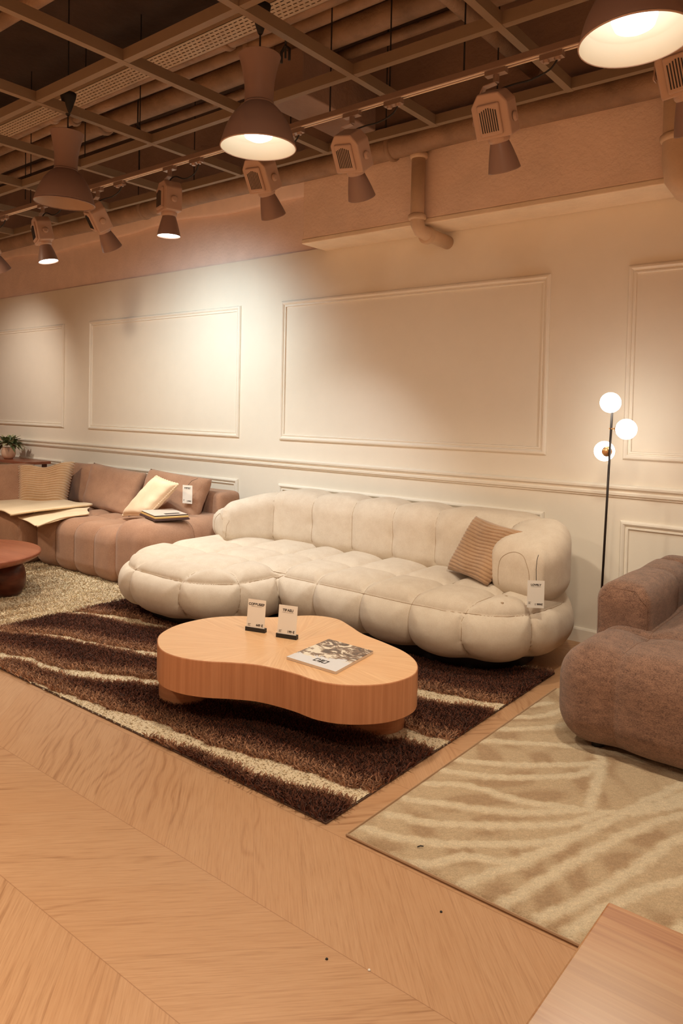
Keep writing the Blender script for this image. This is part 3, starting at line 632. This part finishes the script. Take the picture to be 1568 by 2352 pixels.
e = np.minimum(np.minimum(P[:, 0] - BX0, P[:, 1] - BY0), .012) / .012; zz = .004 + (zz - .004) * np.sqrt(np.clip(e, 0, 1))
nx, ny = len(gx), len(gy); idx = np.arange(nx * ny).reshape(nx, ny); F = np.stack([idx[:-1, :-1], idx[1:, :-1], idx[1:, 1:], idx[:-1, 1:]], -1).reshape(-1, 4)
me = bpy.data.meshes.new('pile'); me.from_pydata(np.column_stack([P, zz]).tolist(), [], F.tolist()); me.update(); o = link('pile', me, M_pile, r3, True); setcol(o, c)
B().box(BX0 - .004, BX1, BY0 - .004, BY1, .001, .005).tube([(BX0 - .003, BY1, .006), (BX0 - .003, BY0 - .003, .006), (BX1, BY0 - .003, .006)], .0045, 6).build('bound_edge', mat('rug_edge_tan', (.42, .27, .16), .9), r3)
tag(B().tube([(-1.235, 1.975, .018), (-1.23, 1.985, .0185), (-1.222, 1.99, .018)], .0018, 6).build('thread', M_dark), 'tiny dark thread lying on the beige rug', 'thread')
for i, (x, y) in enumerate([(-1.16, 1.435), (-1.055, 1.475), (-1.03, 1.78)]):
    tag(B().lathe([(0, .0005), (.004, .001), (.003, .003), (0, .0035)], 8, c=(x, y, 0)).build('crumb', [M_dark, M_card, M_dark][i]), ['dark crumb on the wooden floor beside a pale crumb', 'pale crumb on the wooden floor', 'dark speck on the floor nearest the beige rug edge'][i], 'crumb')

# ================================================================== CREAM SOFA
so = empty('cream_sofa', 'large cream tufted sofa with chaise and curved arms against the wall', 'sofa', (0, 0, 0))
ol = lambda x, y: np.minimum(rbox(x, y, -4.39, -1.55, 3.345, 4.37, .48), rbox(x, y, -4.39, -3.15, 2.83, 4.37, .52))
fs = lambda x, y, z: extr(ol(x, y), z, .125, .395, .13)
XS = [-2.87, -2.52, -2.19, -1.86]; seams = []
for x in XS: seams.append([(x, 4.15, .45), (x, 3.76, .45), (x, 3.42, .43), (x, 3.32, .36), (x, 3.32, .2), (x, 3.42, .1)])
seams.append([(-3.145, 3.345, .45), (-3.145, 3.33, .3), (-3.145, 3.36, .11)])
seams.append([(-3.2, 4.15, .45), (-3.2, 3.76, .45), (-3.145, 3.345, .45)])
seams.append([(-4.1, 3.76, .45), (-1.95, 3.76, .45), (-1.86, 3.75, .45)])
seams.append([(-1.86, 3.75, .45), (-1.72, 3.73, .45), (-1.62, 3.65, .42), (-1.56, 3.60, .33), (-1.555, 3.60, .2), (-1.61, 3.66, .1)])
# chaise
seams += [[(-3.86, 3.09, .45), (-3.86, 3.76, .45), (-3.86, 4.1, .45)], [(-3.46, 3.12, .45), (-3.46, 3.76, .45), (-3.46, 4.1, .45)],
          [(-3.86, 3.09, .45), (-3.46, 3.12, .45)], [(-4.40, 3.42, .11), (-4.39, 3.42, .33), (-4.25, 3.42, .44), (-3.86, 3.42, .45), (-3.46, 3.44, .45), (-3.145, 3.345, .45)],
          [(-3.46, 3.12, .45), (-3.49, 2.95, .44), (-3.505, 2.84, .34), (-3.505, 2.83, .2), (-3.50, 2.9, .1)],
          [(-3.46, 3.12, .45), (-3.28, 3.09, .44), (-3.175, 3.06, .34), (-3.17, 3.05, .2), (-3.22, 3.07, .1)],
          [(-3.86, 3.09, .45), (-3.93, 2.95, .44), (-3.97, 2.86, .34), (-3.97, 2.85, .2), (-3.95, 2.92, .1)],
          [(-3.86, 3.09, .45), (-4.15, 3.07, .44), (-4.31, 3.05, .34), (-4.32, 3.05, .2), (-4.27, 3.08, .1)]]
# rim line between top and sides
rim = []
for a in np.linspace(math.radians(200), math.radians(360), 30): pass
def offs(zs, inset):  # outline walk at an inset of the plan outline
    pts = [(-4.39, 4.0), (-4.39, 3.6), (-4.39, 3.3), (-4.33, 3.08), (-4.18, 2.92), (-4.0, 2.84), (-3.77, 2.82), (-3.5, 2.83), (-3.3, 2.93), (-3.19, 3.06), (-3.15, 3.25), (-3.15, 3.345)]
    pts2 = [(-3.14, 3.345), (-2.6, 3.345), (-2.1, 3.345), (-1.9, 3.37), (-1.70, 3.46), (-1.59, 3.62), (-1.55, 3.85), (-1.55, 4.1)]
    return [[(x, y, zs) for x, y in smoothline(p, 4)] for p in (pts, pts2)]
rims = offs(.388, 0)
sbase = puffy('seat_base', fs, (-4.5, 2.72, .05), (-1.44, 4.46, .5), .0095, seams + rims, .050, .16, M_cream, so, dips=[((x, 3.76, .42), .02, .05) for x in XS + [-3.2, -3.46, -3.86]] + [((-3.46, 3.12, .42), .022, .06), ((-3.86, 3.09, .42), .02, .05), ((-3.86, 3.42, .42), .02, .05), ((-3.46, 3.44, .42), .02, .05)], seam_mat=M_seamc, sr=.0019)
pb = [(-4.25, 3.84), (-4.20, 3.93), (-4.12, 4.04), (-4.01, 4.13), (-3.86, 4.195), (-3.6, 4.22), (-2.15, 4.22), (-1.93, 4.19), (-1.79, 4.08), (-1.745, 3.93), (-1.77, 3.84)]
PB = smoothline(pb, 6)
def fback(x, y, z):
    sh = np.shape(x); P = np.stack([np.ravel(x), np.ravel(y)], 1); d = polyd(P, PB).reshape(sh) - .158
    e1 = -((x + 4.2) * .45 + (y - 3.83) * .89); e2 = (3.795 - y) + -.30 * (x + 1.77); d = np.maximum(d, np.where(x < -3.7, e1, np.where(x > -2.1, e2, -1.0)))
    zt = .765 - np.where(x < -3.5, .165 * np.clip((-3.86 - x) / .42, 0, 1) ** 1.2, .10 * np.clip((4.12 - y) / .3, 0, 1))
    dz = np.abs(z - (.395 + zt) / 2) - (zt - .395) / 2; R = .085; a = d + R; b_ = dz + R
    return np.hypot(np.maximum(a, 0), np.maximum(b_, 0)) + np.minimum(np.maximum(a, b_), 0) - R
bs_ = [[(x, 4.05, .42), (x, 4.06, .6), (x, 4.09, .72), (x, 4.22, .78), (x, 4.36, .7)] for x in (-3.88, -3.51, -3.14, -2.80, -2.47)]
bs_.append([(-1.93, 4.02, .43), (-1.93, 4.03, .6), (-1.92, 4.08, .72), (-1.85, 4.20, .78), (-1.78, 4.33, .7)])
arm = smoothline([(-1.885, 3.80, .44), (-1.885, 3.80, .54), (-1.86, 3.80, .60), (-1.79, 3.79, .635), (-1.72, 3.77, .625), (-1.675, 3.755, .57), (-1.665, 3.75, .50), (-1.665, 3.75, .43)], 5)
arm2 = smoothline([(-4.32, 3.88, .43), (-4.32, 3.88, .52), (-4.29, 3.86, .57), (-4.20, 3.83, .59), (-4.11, 3.79, .57), (-4.08, 3.77, .52), (-4.08, 3.77, .43)], 5)
bkr = puffy('backrest', fback, (-4.45, 3.66, .34), (-1.48, 4.46, .84), .0095, bs_, .042, .18, M_cream, so, dips=[((x, 4.04, .57), .012, .04) for x in (-3.51, -2.80, -2.47)], seam_mat=M_seamc, sr=.0018)
from mathutils.bvhtree import BVHTree
_b2 = BVHTree.FromPolygons([v.co.copy() for v in bkr.data.vertices], [tuple(p.vertices) for p in bkr.data.polygons])
for a_ in (arm, arm2):
    s = proj(fback, a_, 12); g = grad(fback, s); B().tube([np.array(_b2.find_nearest(Vector(p))[0]) + q * .0008 for p, q in zip(s + g * .033, g)], .0016, 5, False).build('arm_seam', M_seamc, so, True)
V, Q = surfnet(lambda x, y, z: extr(ol(x, y) + .17, z, .0, .14, .01), (-4.4, 2.8, -.03), (-1.5, 4.4, .2), .03)
me = bpy.data.meshes.new('plinth'); me.from_pydata(V.tolist(), [], Q.tolist()); me.update(); pl = link('plinth', me, M_black, so, True)
from mathutils.bvhtree import BVHTree
_bv = BVHTree.FromPolygons([v.co.copy() for v in sbase.data.vertices], [tuple(p.vertices) for p in sbase.data.polygons])
for x, y in [(-1.735, 3.545), (-1.752, 3.625)]:
    zt_ = _bv.ray_cast(Vector((x, y, 1)), Vector((0, 0, -1)))[0].z
    B().lathe([(.0, .003), (.007, .002), (.009, -.001), (.009, -.012)], 16, c=(x, y, zt_)).build('socket_button', M_seamc, so, True)
B().box(-.003, .003, -.008, .008, -.035, .03, Matrix.Translation((-4.385, 3.90, .50)) @ Matrix.Rotation(-.5, 4, 'Z')).build('side_label', M_dark, so)

def pricetag(name, label, c, xdir, w_, h_, title, price, group=None, string=None, sub=True, stand=False):
    """card centred at c, x axis xdir, vertical"""
    t = empty(name, label, 'price tag', c, group); X = Vector(xdir).normalized(); Zv = Vector((0, 0, 1)) if not stand else Vector((-.06, .10, 1)).normalized()
    mt = basis((0, 0, 0), X, Zv)
    B().box(-w_ / 2, w_ / 2, -h_ / 2, h_ / 2, -.0006, .0006, mt).build('card', M_card, t)
    T = lambda x, y: mt @ Matrix.Translation((x, y, .0012))
    textmesh(title, w_ * .165, M_ink, t, T(0, h_ * .31), 'title', 1.05, .0006)
    textmesh(price, w_ * .16, M_ink, t, T(w_ * .42, -h_ * .40 if not stand else -h_ * .355), 'price', 1.0, .0006, 'RIGHT')
    l = B().box(-w_ * .30, w_ * .30, h_ * .27, h_ * .275, .0008, .0011, mt)
    for k, ww in enumerate((.16, .10, .13)): l.box(-w_ * .42, -w_ * (.42 - ww), -h_ * (.30 + .03 * k), -h_ * (.295 + .03 * k) + .0008, .0008, .0011, mt)
    l.build('fine_print', M_ink, t)
    if string: B().tube([Vector(p) - Vector(c) for p in string], .0016, 6).build('string', M_dark, t, True)
    if stand:
        B().box(-w_ * .56, w_ * .54, -h_ / 2 - .006, -h_ / 2 + .014, -.012, .010, basis((0, 0, 0), X, (0, 0, 1))).build('holder', M_black, t, bevel=.001)
    return t
pricetag('price_tag', 'white hanging price tag reading LOVELY 1 999€ on the right arm of the cream sofa', (-1.575, 3.60, .475), (.84, .54, 0), .086, .142, 'LOVELY', '1 999€', None, [(-1.61, 3.70, .66), (-1.60, 3.66, .64), (-1.585, 3.62, .60), (-1.575, 3.602, .54)])
tg = pillow('ribbed_cushion', [(-2.29, 3.93, .445), (-1.955, 3.79, .425), (-1.80, 3.93, .735), (-2.16, 4.03, .775)], .11, M_rib, None, 17, .05, 30, 0, .004, 1, .011)[0]
tag(tg, 'tan ribbed plush cushion leaning in the right corner of the cream sofa', 'cushion')

# ================================================================== BROWN CORNER SOFA
sb_ = empty('brown_sofa', 'brown velvet corner sofa at the left with channel-tufted seat', 'sofa', (0, 0, 0))
xs_ = [-5.74, -5.46, -5.18]
f1 = lambda x, y, z: extr(rbox(x, y, -6.03, -4.90, 3.355, 4.12, .05), z, .03, .425, .10)
s1 = [[(x, 3.9, .45), (x, 3.6, .45), (x, 3.4, .42), (x, 3.33, .33), (x, 3.33, .15), (x, 3.38, .05)] for x in xs_] + [[(-6.0, 3.72, .45), (-4.95, 3.72, .45)]]
puffy('seat', f1, (-6.1, 3.25, -.02), (-4.84, 4.18, .5), .015, s1, .035, .13, M_brown, sb_, seam_mat=M_seamb, sr=.0018)
f2 = lambda x, y, z: extr(rbox(x, y, -4.94, -4.50, 3.36, 4.33, .12), z, .03, .50, .12)
s2 = [[(-4.72, 3.80, .55), (-4.5, 3.80, .5), (-4.48, 3.80, .3), (-4.5, 3.80, .05)], [(-4.94, 3.80, .5), (-4.72, 3.80, .52)]]
puffy('armrest', f2, (-5.02, 3.27, -.02), (-4.42, 4.40, .57), .015, s2, .03, .15, M_brown, sb_, seam_mat=M_seamb, sr=.0018)
f3 = lambda x, y, z: extr(rbox(x, y, -6.9, -4.58, 4.14, 4.38, .04), z, .08, .70, .04)
puffy('back_frame', f3, (-7.0, 4.08, .02), (-4.5, 4.45, .76), .02, [], 0, .1, M_brown, sb_, lump=.003)
f4 = lambda x, y, z: extr(rbox(x, y, -7.32, -6.05, 3.20, 4.06, .08), z, .03, .425, .10)
s4 = [[(x, 3.9, .45), (x, 3.4, .45), (x, 3.22, .40), (x, 3.18, .3), (x, 3.24, .05)] for x in (-6.7,)]
puffy('corner_seat', f4, (-7.42, 3.10, -.02), (-5.97, 4.18, .5), .018, s4, .03, .13, M_brown, sb_, seam_mat=M_seamb, sr=.0018)
f5 = lambda x, y, z: extr(rbox(x, y, -7.50, -7.34, 2.2, 4.06, .04), z, .08, .68, .04)
puffy('back_frame', f5, (-7.6, 2.1, .02), (-7.24, 4.16, .76), .022, [], 0, .1, M_brown, sb_, lump=.003)
BC = [([(-6.33, 3.98, .43), (-5.47, 3.88, .43), (-5.52, 4.10, .80), (-6.35, 4.10, .845)], .15), ([(-5.45, 3.93, .44), (-4.68, 3.97, .46), (-4.66, 4.12, .81), (-5.46, 4.10, .845)], .15),
      ([(-6.80, 4.06, .42), (-6.30, 4.06, .42), (-6.40, 4.16, .83), (-6.85, 4.18, .82)], .14), ([(-7.02, 3.10, .42), (-6.70, 3.72, .42), (-7.02, 3.86, .80), (-7.30, 3.25, .79)], .16)]
for cs, T in BC: pillow('back_cushion', cs, T, M_brown, sb_, 0, .03, 30, .0, .006, wr=.004)
# things on it
o = pillow('ribbed_cushion', [(-6.72, 3.55, .44), (-6.42, 3.84, .44), (-6.53, 4.0, .85), (-6.93, 3.66, .80)], .14, M_rib2, None, 17, .04, 30, .10, .006, 1, .020)[0]
tag(o, 'sand ribbed plush cushion with a dented top in the corner of the brown sofa', 'cushion')
cs = [(-5.36, 3.74, .47), (-4.93, 3.68, .52), (-4.70, 3.80, .785), (-5.04, 3.84, .825)]
o, (Pg, ig) = pillow('cushion', cs, .10, M_crcush, None, 0, .04, 30, .0, .004, wr=.003); tag(o, 'plain ecru cushion with corded trim leaning by the brown sofa arm', 'cushion')
ring = [Pg[i, 0] for i in range(31)] + [Pg[30, j] for j in range(1, 31)] + [Pg[i, 30] for i in range(29, -1, -1)] + [Pg[0, j] for j in range(29, 0, -1)]
rr = resample(ring + [ring[0]], .006); B().tube(rr, [.007 + .0025 * (i % 3 - 1) for i in range(len(rr))], 7, False).build('corded_trim', M_crcush, o, True)
def sheet(name, c4, m, th, parent, wav=.006, n=30, hang=None, zf=None):
    A_, B_, C_, D_ = [np.array(c, float) for c in c4]; V = []; F = []
    for i in range(n + 1):
        for j in range(n + 1):
            u, v = i / n, j / n; p = (1 - u) * (1 - v) * A_ + u * (1 - v) * B_ + u * v * C_ + (1 - u) * v * D_
            p[2] += wav * math.sin(u * 9 + v * 4) * math.sin(v * 6 + 1) + wav * .8 * math.sin(u * 23 + v * 5); p[1] += wav * 4 * math.sin(u * 7 + 1) * (v - .3)
            V.append(p)
    F = [(i * (n + 1) + j, (i + 1) * (n + 1) + j, (i + 1) * (n + 1) + j + 1, i * (n + 1) + j + 1) for i in range(n) for j in range(n)]
    o = raw(name, V, F, m, parent, True); s = o.modifiers.new('s', 'SOLIDIFY'); s.thickness = th; s.offset = 1
    bv = o.modifiers.new('b', 'BEVEL'); bv.width = th * .4; bv.segments = 2; return o
tb = empty('throw_blanket', 'folded sand-coloured throw spread on the corner seat of the brown sofa', 'blanket', (0, 0, 0))
sheet('lower_fold', [(-7.2, 3.40, .462), (-5.72, 3.16, .40), (-5.62, 3.58, .468), (-6.05, 3.86, .468)], M_throw, .010, tb, .004)
sheet('upper_fold', [(-7.3, 3.26, .480), (-6.02, 3.10, .470), (-5.98, 3.84, .488), (-7.3, 3.88, .480)], M_throw, .014, tb, .005)
B().tube(smoothline([(-6.02, 3.10, .468), (-6.0, 3.3, .485), (-5.98, 3.6, .492), (-5.97, 3.84, .495)], 5), .011, 8).tube(smoothline([(-5.70, 3.16, .400), (-5.66, 3.35, .455), (-5.62, 3.58, .47)], 5), .008, 8).build('hem', M_throw, tb, True)
# fabric swatch book
sw = empty('swatch_book', 'folded dark-edged fabric swatch book lying on the brown sofa arm', 'book', (-4.70, 3.66, .53))
a = -.33
mt = Matrix.Rotation(a, 4, 'Z')
B().box(-.21, .17, -.13, .15, 0, .010, mt).build('cover', mat('swatch_cover', (.06, .025, .02), .6), sw, bevel=.003)
for i, c_ in enumerate([(.10, .04, .03), (.55, .33, .10), (.75, .55, .25), (.06, .03, .02)]):
    B().box(-.205, .165 - .006 * i, -.125 + .004 * i, .145, .010 + i * .007, .0165 + i * .007, mt).build('swatch', mat('swatch_%d' % i, c_, .8), sw, bevel=.002)
B().box(-.205, .14, -.12, .14, .0385, .0405, mt).build('top_page', mat('printed_page', (.58, .47, .40), .6), sw)
B().box(.05, .10, -.02, .10, .0407, .0412, mt).build('page_mark', M_ink, sw)
pricetag('price_tag', 'white price tag hanging on the right back cushion of the brown sofa', (-4.745, 3.93, .69), (.95, .25, 0), .095, .15, 'EVEREST', '2 999€', None, [(-4.70, 4.0, .82), (-4.73, 3.96, .80), (-4.745, 3.935, .765)])

# ================================================================== CONSOLE AND PLANT
ct = empty('console_table', 'dark red narrow console table behind the brown sofa at the left edge', 'table', (-8.9, 4.27, 0))
B().box(-1.2, 1.2, -.14, .16, .735, .765).build('top', M_redwood, ct, bevel=.004)
for x in (-1.15, 1.11):
    for y in (-.12, .10): B().box(x, x + .04, y, y + .04, 0, .735).build('leg', M_darkwood, ct)
pt = empty('potted_plant', 'small leafy plant in a glass pot on the dark red console', 'plant', (-8.30, 4.25, .767))
B().lathe([(0, .0), (.045, .0), (.068, .025), (.078, .06), (.074, .10), (.066, .125), (.07, .132), (.062, .128), (.06, .11), (0, .105)], 28).build('pot', M_glass, pt, True)
lf = B(); lf2 = B()
for i in range(90):
    a = random.uniform(0, 6.28); el = random.uniform(-.3, 1.3); L = random.uniform(.11, .19); w_ = random.uniform(.018, .03); dr = Vector((math.cos(a) * math.cos(el), math.sin(a) * math.cos(el), math.sin(el)))
    s0 = Vector((math.cos(a) * .04, math.sin(a) * .04, .15)); sd = dr.cross(Vector((0, 0, 1))).normalized() * w_
    m1 = s0 + dr * L * .5 + Vector((0, 0, .02)); tp_ = s0 + dr * L + Vector((0, 0, -.035)); (lf if i % 3 else lf2).add([s0, m1 - sd, tp_, m1 + sd, m1 + Vector((0, 0, -.006))], [(0, 1, 4), (4, 1, 2), (0, 4, 3), (4, 2, 3)])
for i in range(9):
    a = random.uniform(0, 6.28); lf2.tube([(math.cos(a) * .02, math.sin(a) * .02, .1), (math.cos(a) * .05, math.sin(a) * .05, .2)], .003, 5)
x_ = lf.build('leaves', M_leaf, pt); x_['kind'] = 'stuff'; x_ = lf2.build('pale_leaves', M_leaf2, pt); x_['kind'] = 'stuff'

# ================================================================== ROUND DARK RED TABLE
rt = empty('round_coffee_table', 'round dark red wooden coffee table on ball feet at the left edge', 'coffee table', (-5.42, 2.42, 0))
B().lathe([(0, .268), (.45, .268), (.50, .275), (.535, .295), (.545, .318), (.54, .326), (.53, .33), (0, .33)], 96).build('tabletop', M_redwood, rt, True)
for a in (.72, 2.8, 4.9):
    q = [(.0, .0), (.06, .002), (.095, .03), (.115, .075), (.123, .13), (.115, .19), (.095, .235), (.07, .262), (.07, .268)]
    B().lathe([tuple(p) for p in smoothline(q, 3)], 40, c=(.34 * math.cos(a), .34 * math.sin(a), .016)).build('ball_foot', M_darkwood, rt, True)

# ================================================================== OAK CLOUD COFFEE TABLE
tc = (-2.276, 2.46)
tt = empty('oak_coffee_table', 'low oak coffee table with cloud-shaped top and sunburst veneer', 'coffee table', (tc[0], tc[1], 0))
O = [(-2.73, 2.10), (-2.84, 2.20), (-2.90, 2.36), (-2.88, 2.54), (-2.79, 2.67), (-2.66, 2.76), (-2.58, 2.87), (-2.50, 2.95), (-2.38, 2.975), (-2.25, 2.92), (-2.13, 2.86), (-1.97, 2.82), (-1.82, 2.77), (-1.70, 2.68), (-1.635, 2.55), (-1.66, 2.40), (-1.76, 2.285), (-1.88, 2.235), (-2.02, 2.235), (-2.18, 2.21), (-2.29, 2.155), (-2.39, 2.09), (-2.50, 2.05), (-2.62, 2.05)]
OL = smoothline([(x - tc[0], y - tc[1]) for x, y in O], 8, True); OL = OL[::-1]; n = len(OL)
V = []; F = []; Z0, Z1 = .163, .32
prof = [(0, Z0), (0, Z1 - .004), (-.0012, Z1 - .001), (-.004, Z1)]
tang = np.roll(OL, -1, 0) - np.roll(OL, 1, 0); nrm = np.stack([tang[:, 1], -tang[:, 0]], 1); nrm /= np.linalg.norm(nrm, axis=1)[:, None]
if ((nrm * OL).sum(1) < 0).mean() > .5: nrm = -nrm
for d, z in prof: V += [(p[0] + q[0] * d, p[1] + q[1] * d, z) for p, q in zip(OL, nrm)]
for i in range(3): F += [(i * n + k, (i + 1) * n + k, (i + 1) * n + (k + 1) % n, i * n + (k + 1) % n) for k in range(n)]
F.append(tuple(range(n)))
raw('apron', V, F, M_oakside, tt)
raw('tabletop', V[3 * n:], [tuple(range(n))], M_sun, tt)
for x, y in [(-2.765, 2.30), (-1.90, 2.665), (-2.40, 2.80)]: B().lathe([(0, 0), (.128, 0), (.128, .1625), (0, .1625)], 48, c=(x - tc[0], y - tc[1], .012 if False else .010)).build('leg', M_oakleg, tt, False)
for nm, lab, c_, ti, pr in [('price_stand', 'standing price card reading CORBUSIER 449 € on the oak coffee table', (-2.535, 2.535, .400), 'CORBUSIER', '449 €'), ('price_stand', 'standing price card reading TIRASU 199 € on the oak coffee table', (-2.352, 2.56, .400), 'TIRASU', '199 €')]:
    pricetag(nm, lab, c_, (.96, .28, 0), .098, .148, ti, pr, None, None, True, True)['category'] = 'price sign'
mg = empty('magazine', 'glossy magazine with landscape cover lying on the oak coffee table', 'magazine', (-2.025, 2.495, .32))
aM = Matrix.Rotation(.0, 4, 'Z')
cn = [(-.125, -.155), (.148, -.155), (.108, .158), (-.148, .158)]
def slab(c4, z0, z1): return B().add([(x, y, z0) for x, y in c4] + [(x, y, z1) for x, y in c4], [(3, 2, 1, 0), (4, 5, 6, 7)] + [(i, (i + 1) % 4, 4 + (i + 1) % 4, 4 + i) for i in range(4)])
slab(cn, .0005, .0115).build('pages', mat('page_edge', (.72, .62, .52), .7), mg)
def _cov(nt, bs):
    n = N(nt); x, y, z = n.sep(n.pos()); f = n.noise(n.comb(n.math('MULTIPLY', x, 9), n.math('MULTIPLY', y, 14), 2.0), 1, 4, .6, 1.5)
    pic = n.ramp(f, [(.40, (.055, .028, .018)), (.5, (.22, .13, .08)), (.545, (.78, .70, .58))])
    edge = n.math('ADD', n.math('MULTIPLY', n.math('SUBTRACT', f, .5), .22), n.math('SUBTRACT', y, n.math('MULTIPLY', x, .25)))
    nt.links.new(n.mix(n.math('GREATER_THAN', edge, -.055), (.70, .70, .74), pic), bs.inputs['Base Color'])
M_cov = mat('magazine_cover', rough=.22, build=_cov)
slab([(x * 1.008, y * 1.008) for x, y in cn], .0115, .0123).build('cover', M_cov, mg)
em = B()  # blocky interlaced emblem: D, crossed strokes, mirrored bracket
def para(x0, x1, y0, y1): em.add([(x0, y0, .0126), (x1, y0, .0126), (x1, y1, .0126), (x0, y1, .0126)], [(0, 1, 2, 3)])
for q in ((-.034, -.028, 0, .036), (-.028, -.014, .029, .036), (-.028, -.014, 0, .007), (-.014, -.008, .004, .032), (.014, .036, .029, .036), (.014, .036, 0, .007), (.030, .036, .004, .032), (.010, .016, .004, .032)): para(*q)
em.add([(-.006, 0, .0126), (.002, 0, .0126), (.010, .036, .0126), (.002, .036, .0126)], [(0, 1, 2, 3)]); em.add([(.002, 0, .01265), (.010, 0, .01265), (.002, .036, .01265), (-.006, .036, .01265)], [(0, 1, 2, 3)])
eo = em.build('emblem', M_ink, mg); eo.location = (.02, -.115, 0)

# ================================================================== FLOOR LAMP
fl = empty('floor_lamp', 'thin black floor lamp with three glowing globes by the wall', 'floor lamp', (-1.425, 4.12, 0)); ln = .024
B().tube([(0, 0, .01), (ln * 1.44, 0, 1.44)], .0065, 12).build('pole', M_pole, fl, True)
B().lathe([(0, 0), (.13, 0), (.13, .012), (.125, .016), (0, .018)], 40).build('base', M_pole, fl)
for (gx_, gy_, gz_), (ax_, ay_, az_) in [((.024, .0, 1.477), (.033, 0, 1.42)), ((.118, -.012, 1.333), (.022, 0, 1.333)), ((-.020, .055, 1.205), (.020, 0, 1.205))]:
    r = .056; o = B(); prof = [(r * math.sin(t), -r * math.cos(t)) for t in np.linspace(0, math.pi, 25)]
    B().lathe(prof, 36, c=(gx_, gy_, gz_)).build('globe', M_globe, fl, True)
    g = Vector((gx_, gy_, gz_)); a_ = Vector((ax_, ay_, az_)); d = (a_ - g).normalized(); st_ = g + d * (r - .004)
    if gz_ < 1.4:
        B().lathe([(.030, 0), (.026, .008), (.012, .016), (.0, .018)], 20, Matrix.Translation(st_ - d * .006) @ d.to_track_quat('Z', 'Y').to_matrix().to_4x4()).build('brass_cap', M_brass, fl, True)
        B().tube([st_, a_], .005, 8).build('arm', M_brass, fl)

# ================================================================== MOCHA SOFA (right)
ms = empty('mocha_sofa', 'mocha chenille sofa at the right edge with rounded arm, on the beige rug', 'sofa', (0, 0, 0))
f6 = lambda x, y, z: extr(rbox(x, y, -1.205, 1.25, 2.985, 4.25, .12), z, .045, .425, .13)
s6 = [[(x, 4.0, .45), (x, 3.50, .45), (x, 3.12, .43), (x, 2.98, .33), (x, 2.96, .2), (x, 3.02, .05)] for x in (-.965,)] + [[(x, 4.0, .45), (x, 3.4, .45)] for x in ()] + [[(-1.2, 3.44, .45), (-.965, 3.44, .45), (-.3, 3.44, .45), (.5, 3.44, .45)]]
puffy('seat', f6, (-1.31, 2.88, 0), (1.33, 4.33, .5), .0135, s6, .026, .16, M_mocha, ms, dips=[((-.965, 3.40, .43), .02, .07)], seam_mat=M_seamm, sr=.0012)
f7 = lambda x, y, z: extr(rbox(x, y, -1.215, -.985, 3.49, 4.34, .03), z, .22, .618, .085)
puffy('armrest', f7, (-1.30, 3.42, .2), (-.9, 4.42, .68), .011, [[(-.985, 4.0, .42), (-.99, 4.0, .55), (-1.08, 4.0, .63)]], .012, .2, M_mocha, ms, lump=.002)
s = proj(f7, resample([(-1.20, 3.50, .40), (-1.20, 3.50, .54), (-1.15, 3.50, .60), (-1.05, 3.50, .60), (-1.0, 3.50, .54), (-1.0, 3.50, .40)], .015)); B().tube(s + grad(f7, s) * .010, .0022, 5, False).build('arm_seam', M_seamm, ms, True)
f8 = lambda x, y, z: extr(rbox(x, y, -1.18, 1.2, 4.22, 4.42, .05), z, .05, .64, .07)
puffy('back_frame', f8, (-1.26, 4.15, 0), (1.28, 4.47, .72), .02, [], 0, .1, M_mocha, ms, lump=.002)
pillow('back_cushion', [(-.93, 4.0, .44), (-.1, 4.0, .44), (-.1, 4.17, .84), (-.90, 4.17, .82)], .18, M_mocha, ms)
for x, y in [(-1.06, 3.10), (1.1, 3.1), (-1.06, 4.1)]: B().lathe([(0, .014), (.026, .014), (.03, .06), (0, .06)], 20, c=(x, y, 0)).build('foot', M_black, ms)

# ================================================================== FOREGROUND TABLE
ft = empty('foreground_table', 'corner of a striped oak table top nearest the camera, bottom right', 'table', (-.318, .992, 0))
B().box(0, 1.2, -.85, 0, .715, .75).build('tabletop', M_fg, ft, bevel=.003)
for x, y in [(.55, -.12), (1.1, -.12), (.55, -.78), (1.1, -.78)]: B().box(x, x + .06, y - .06, y, 0, .715).build('leg', M_oakleg, ft)
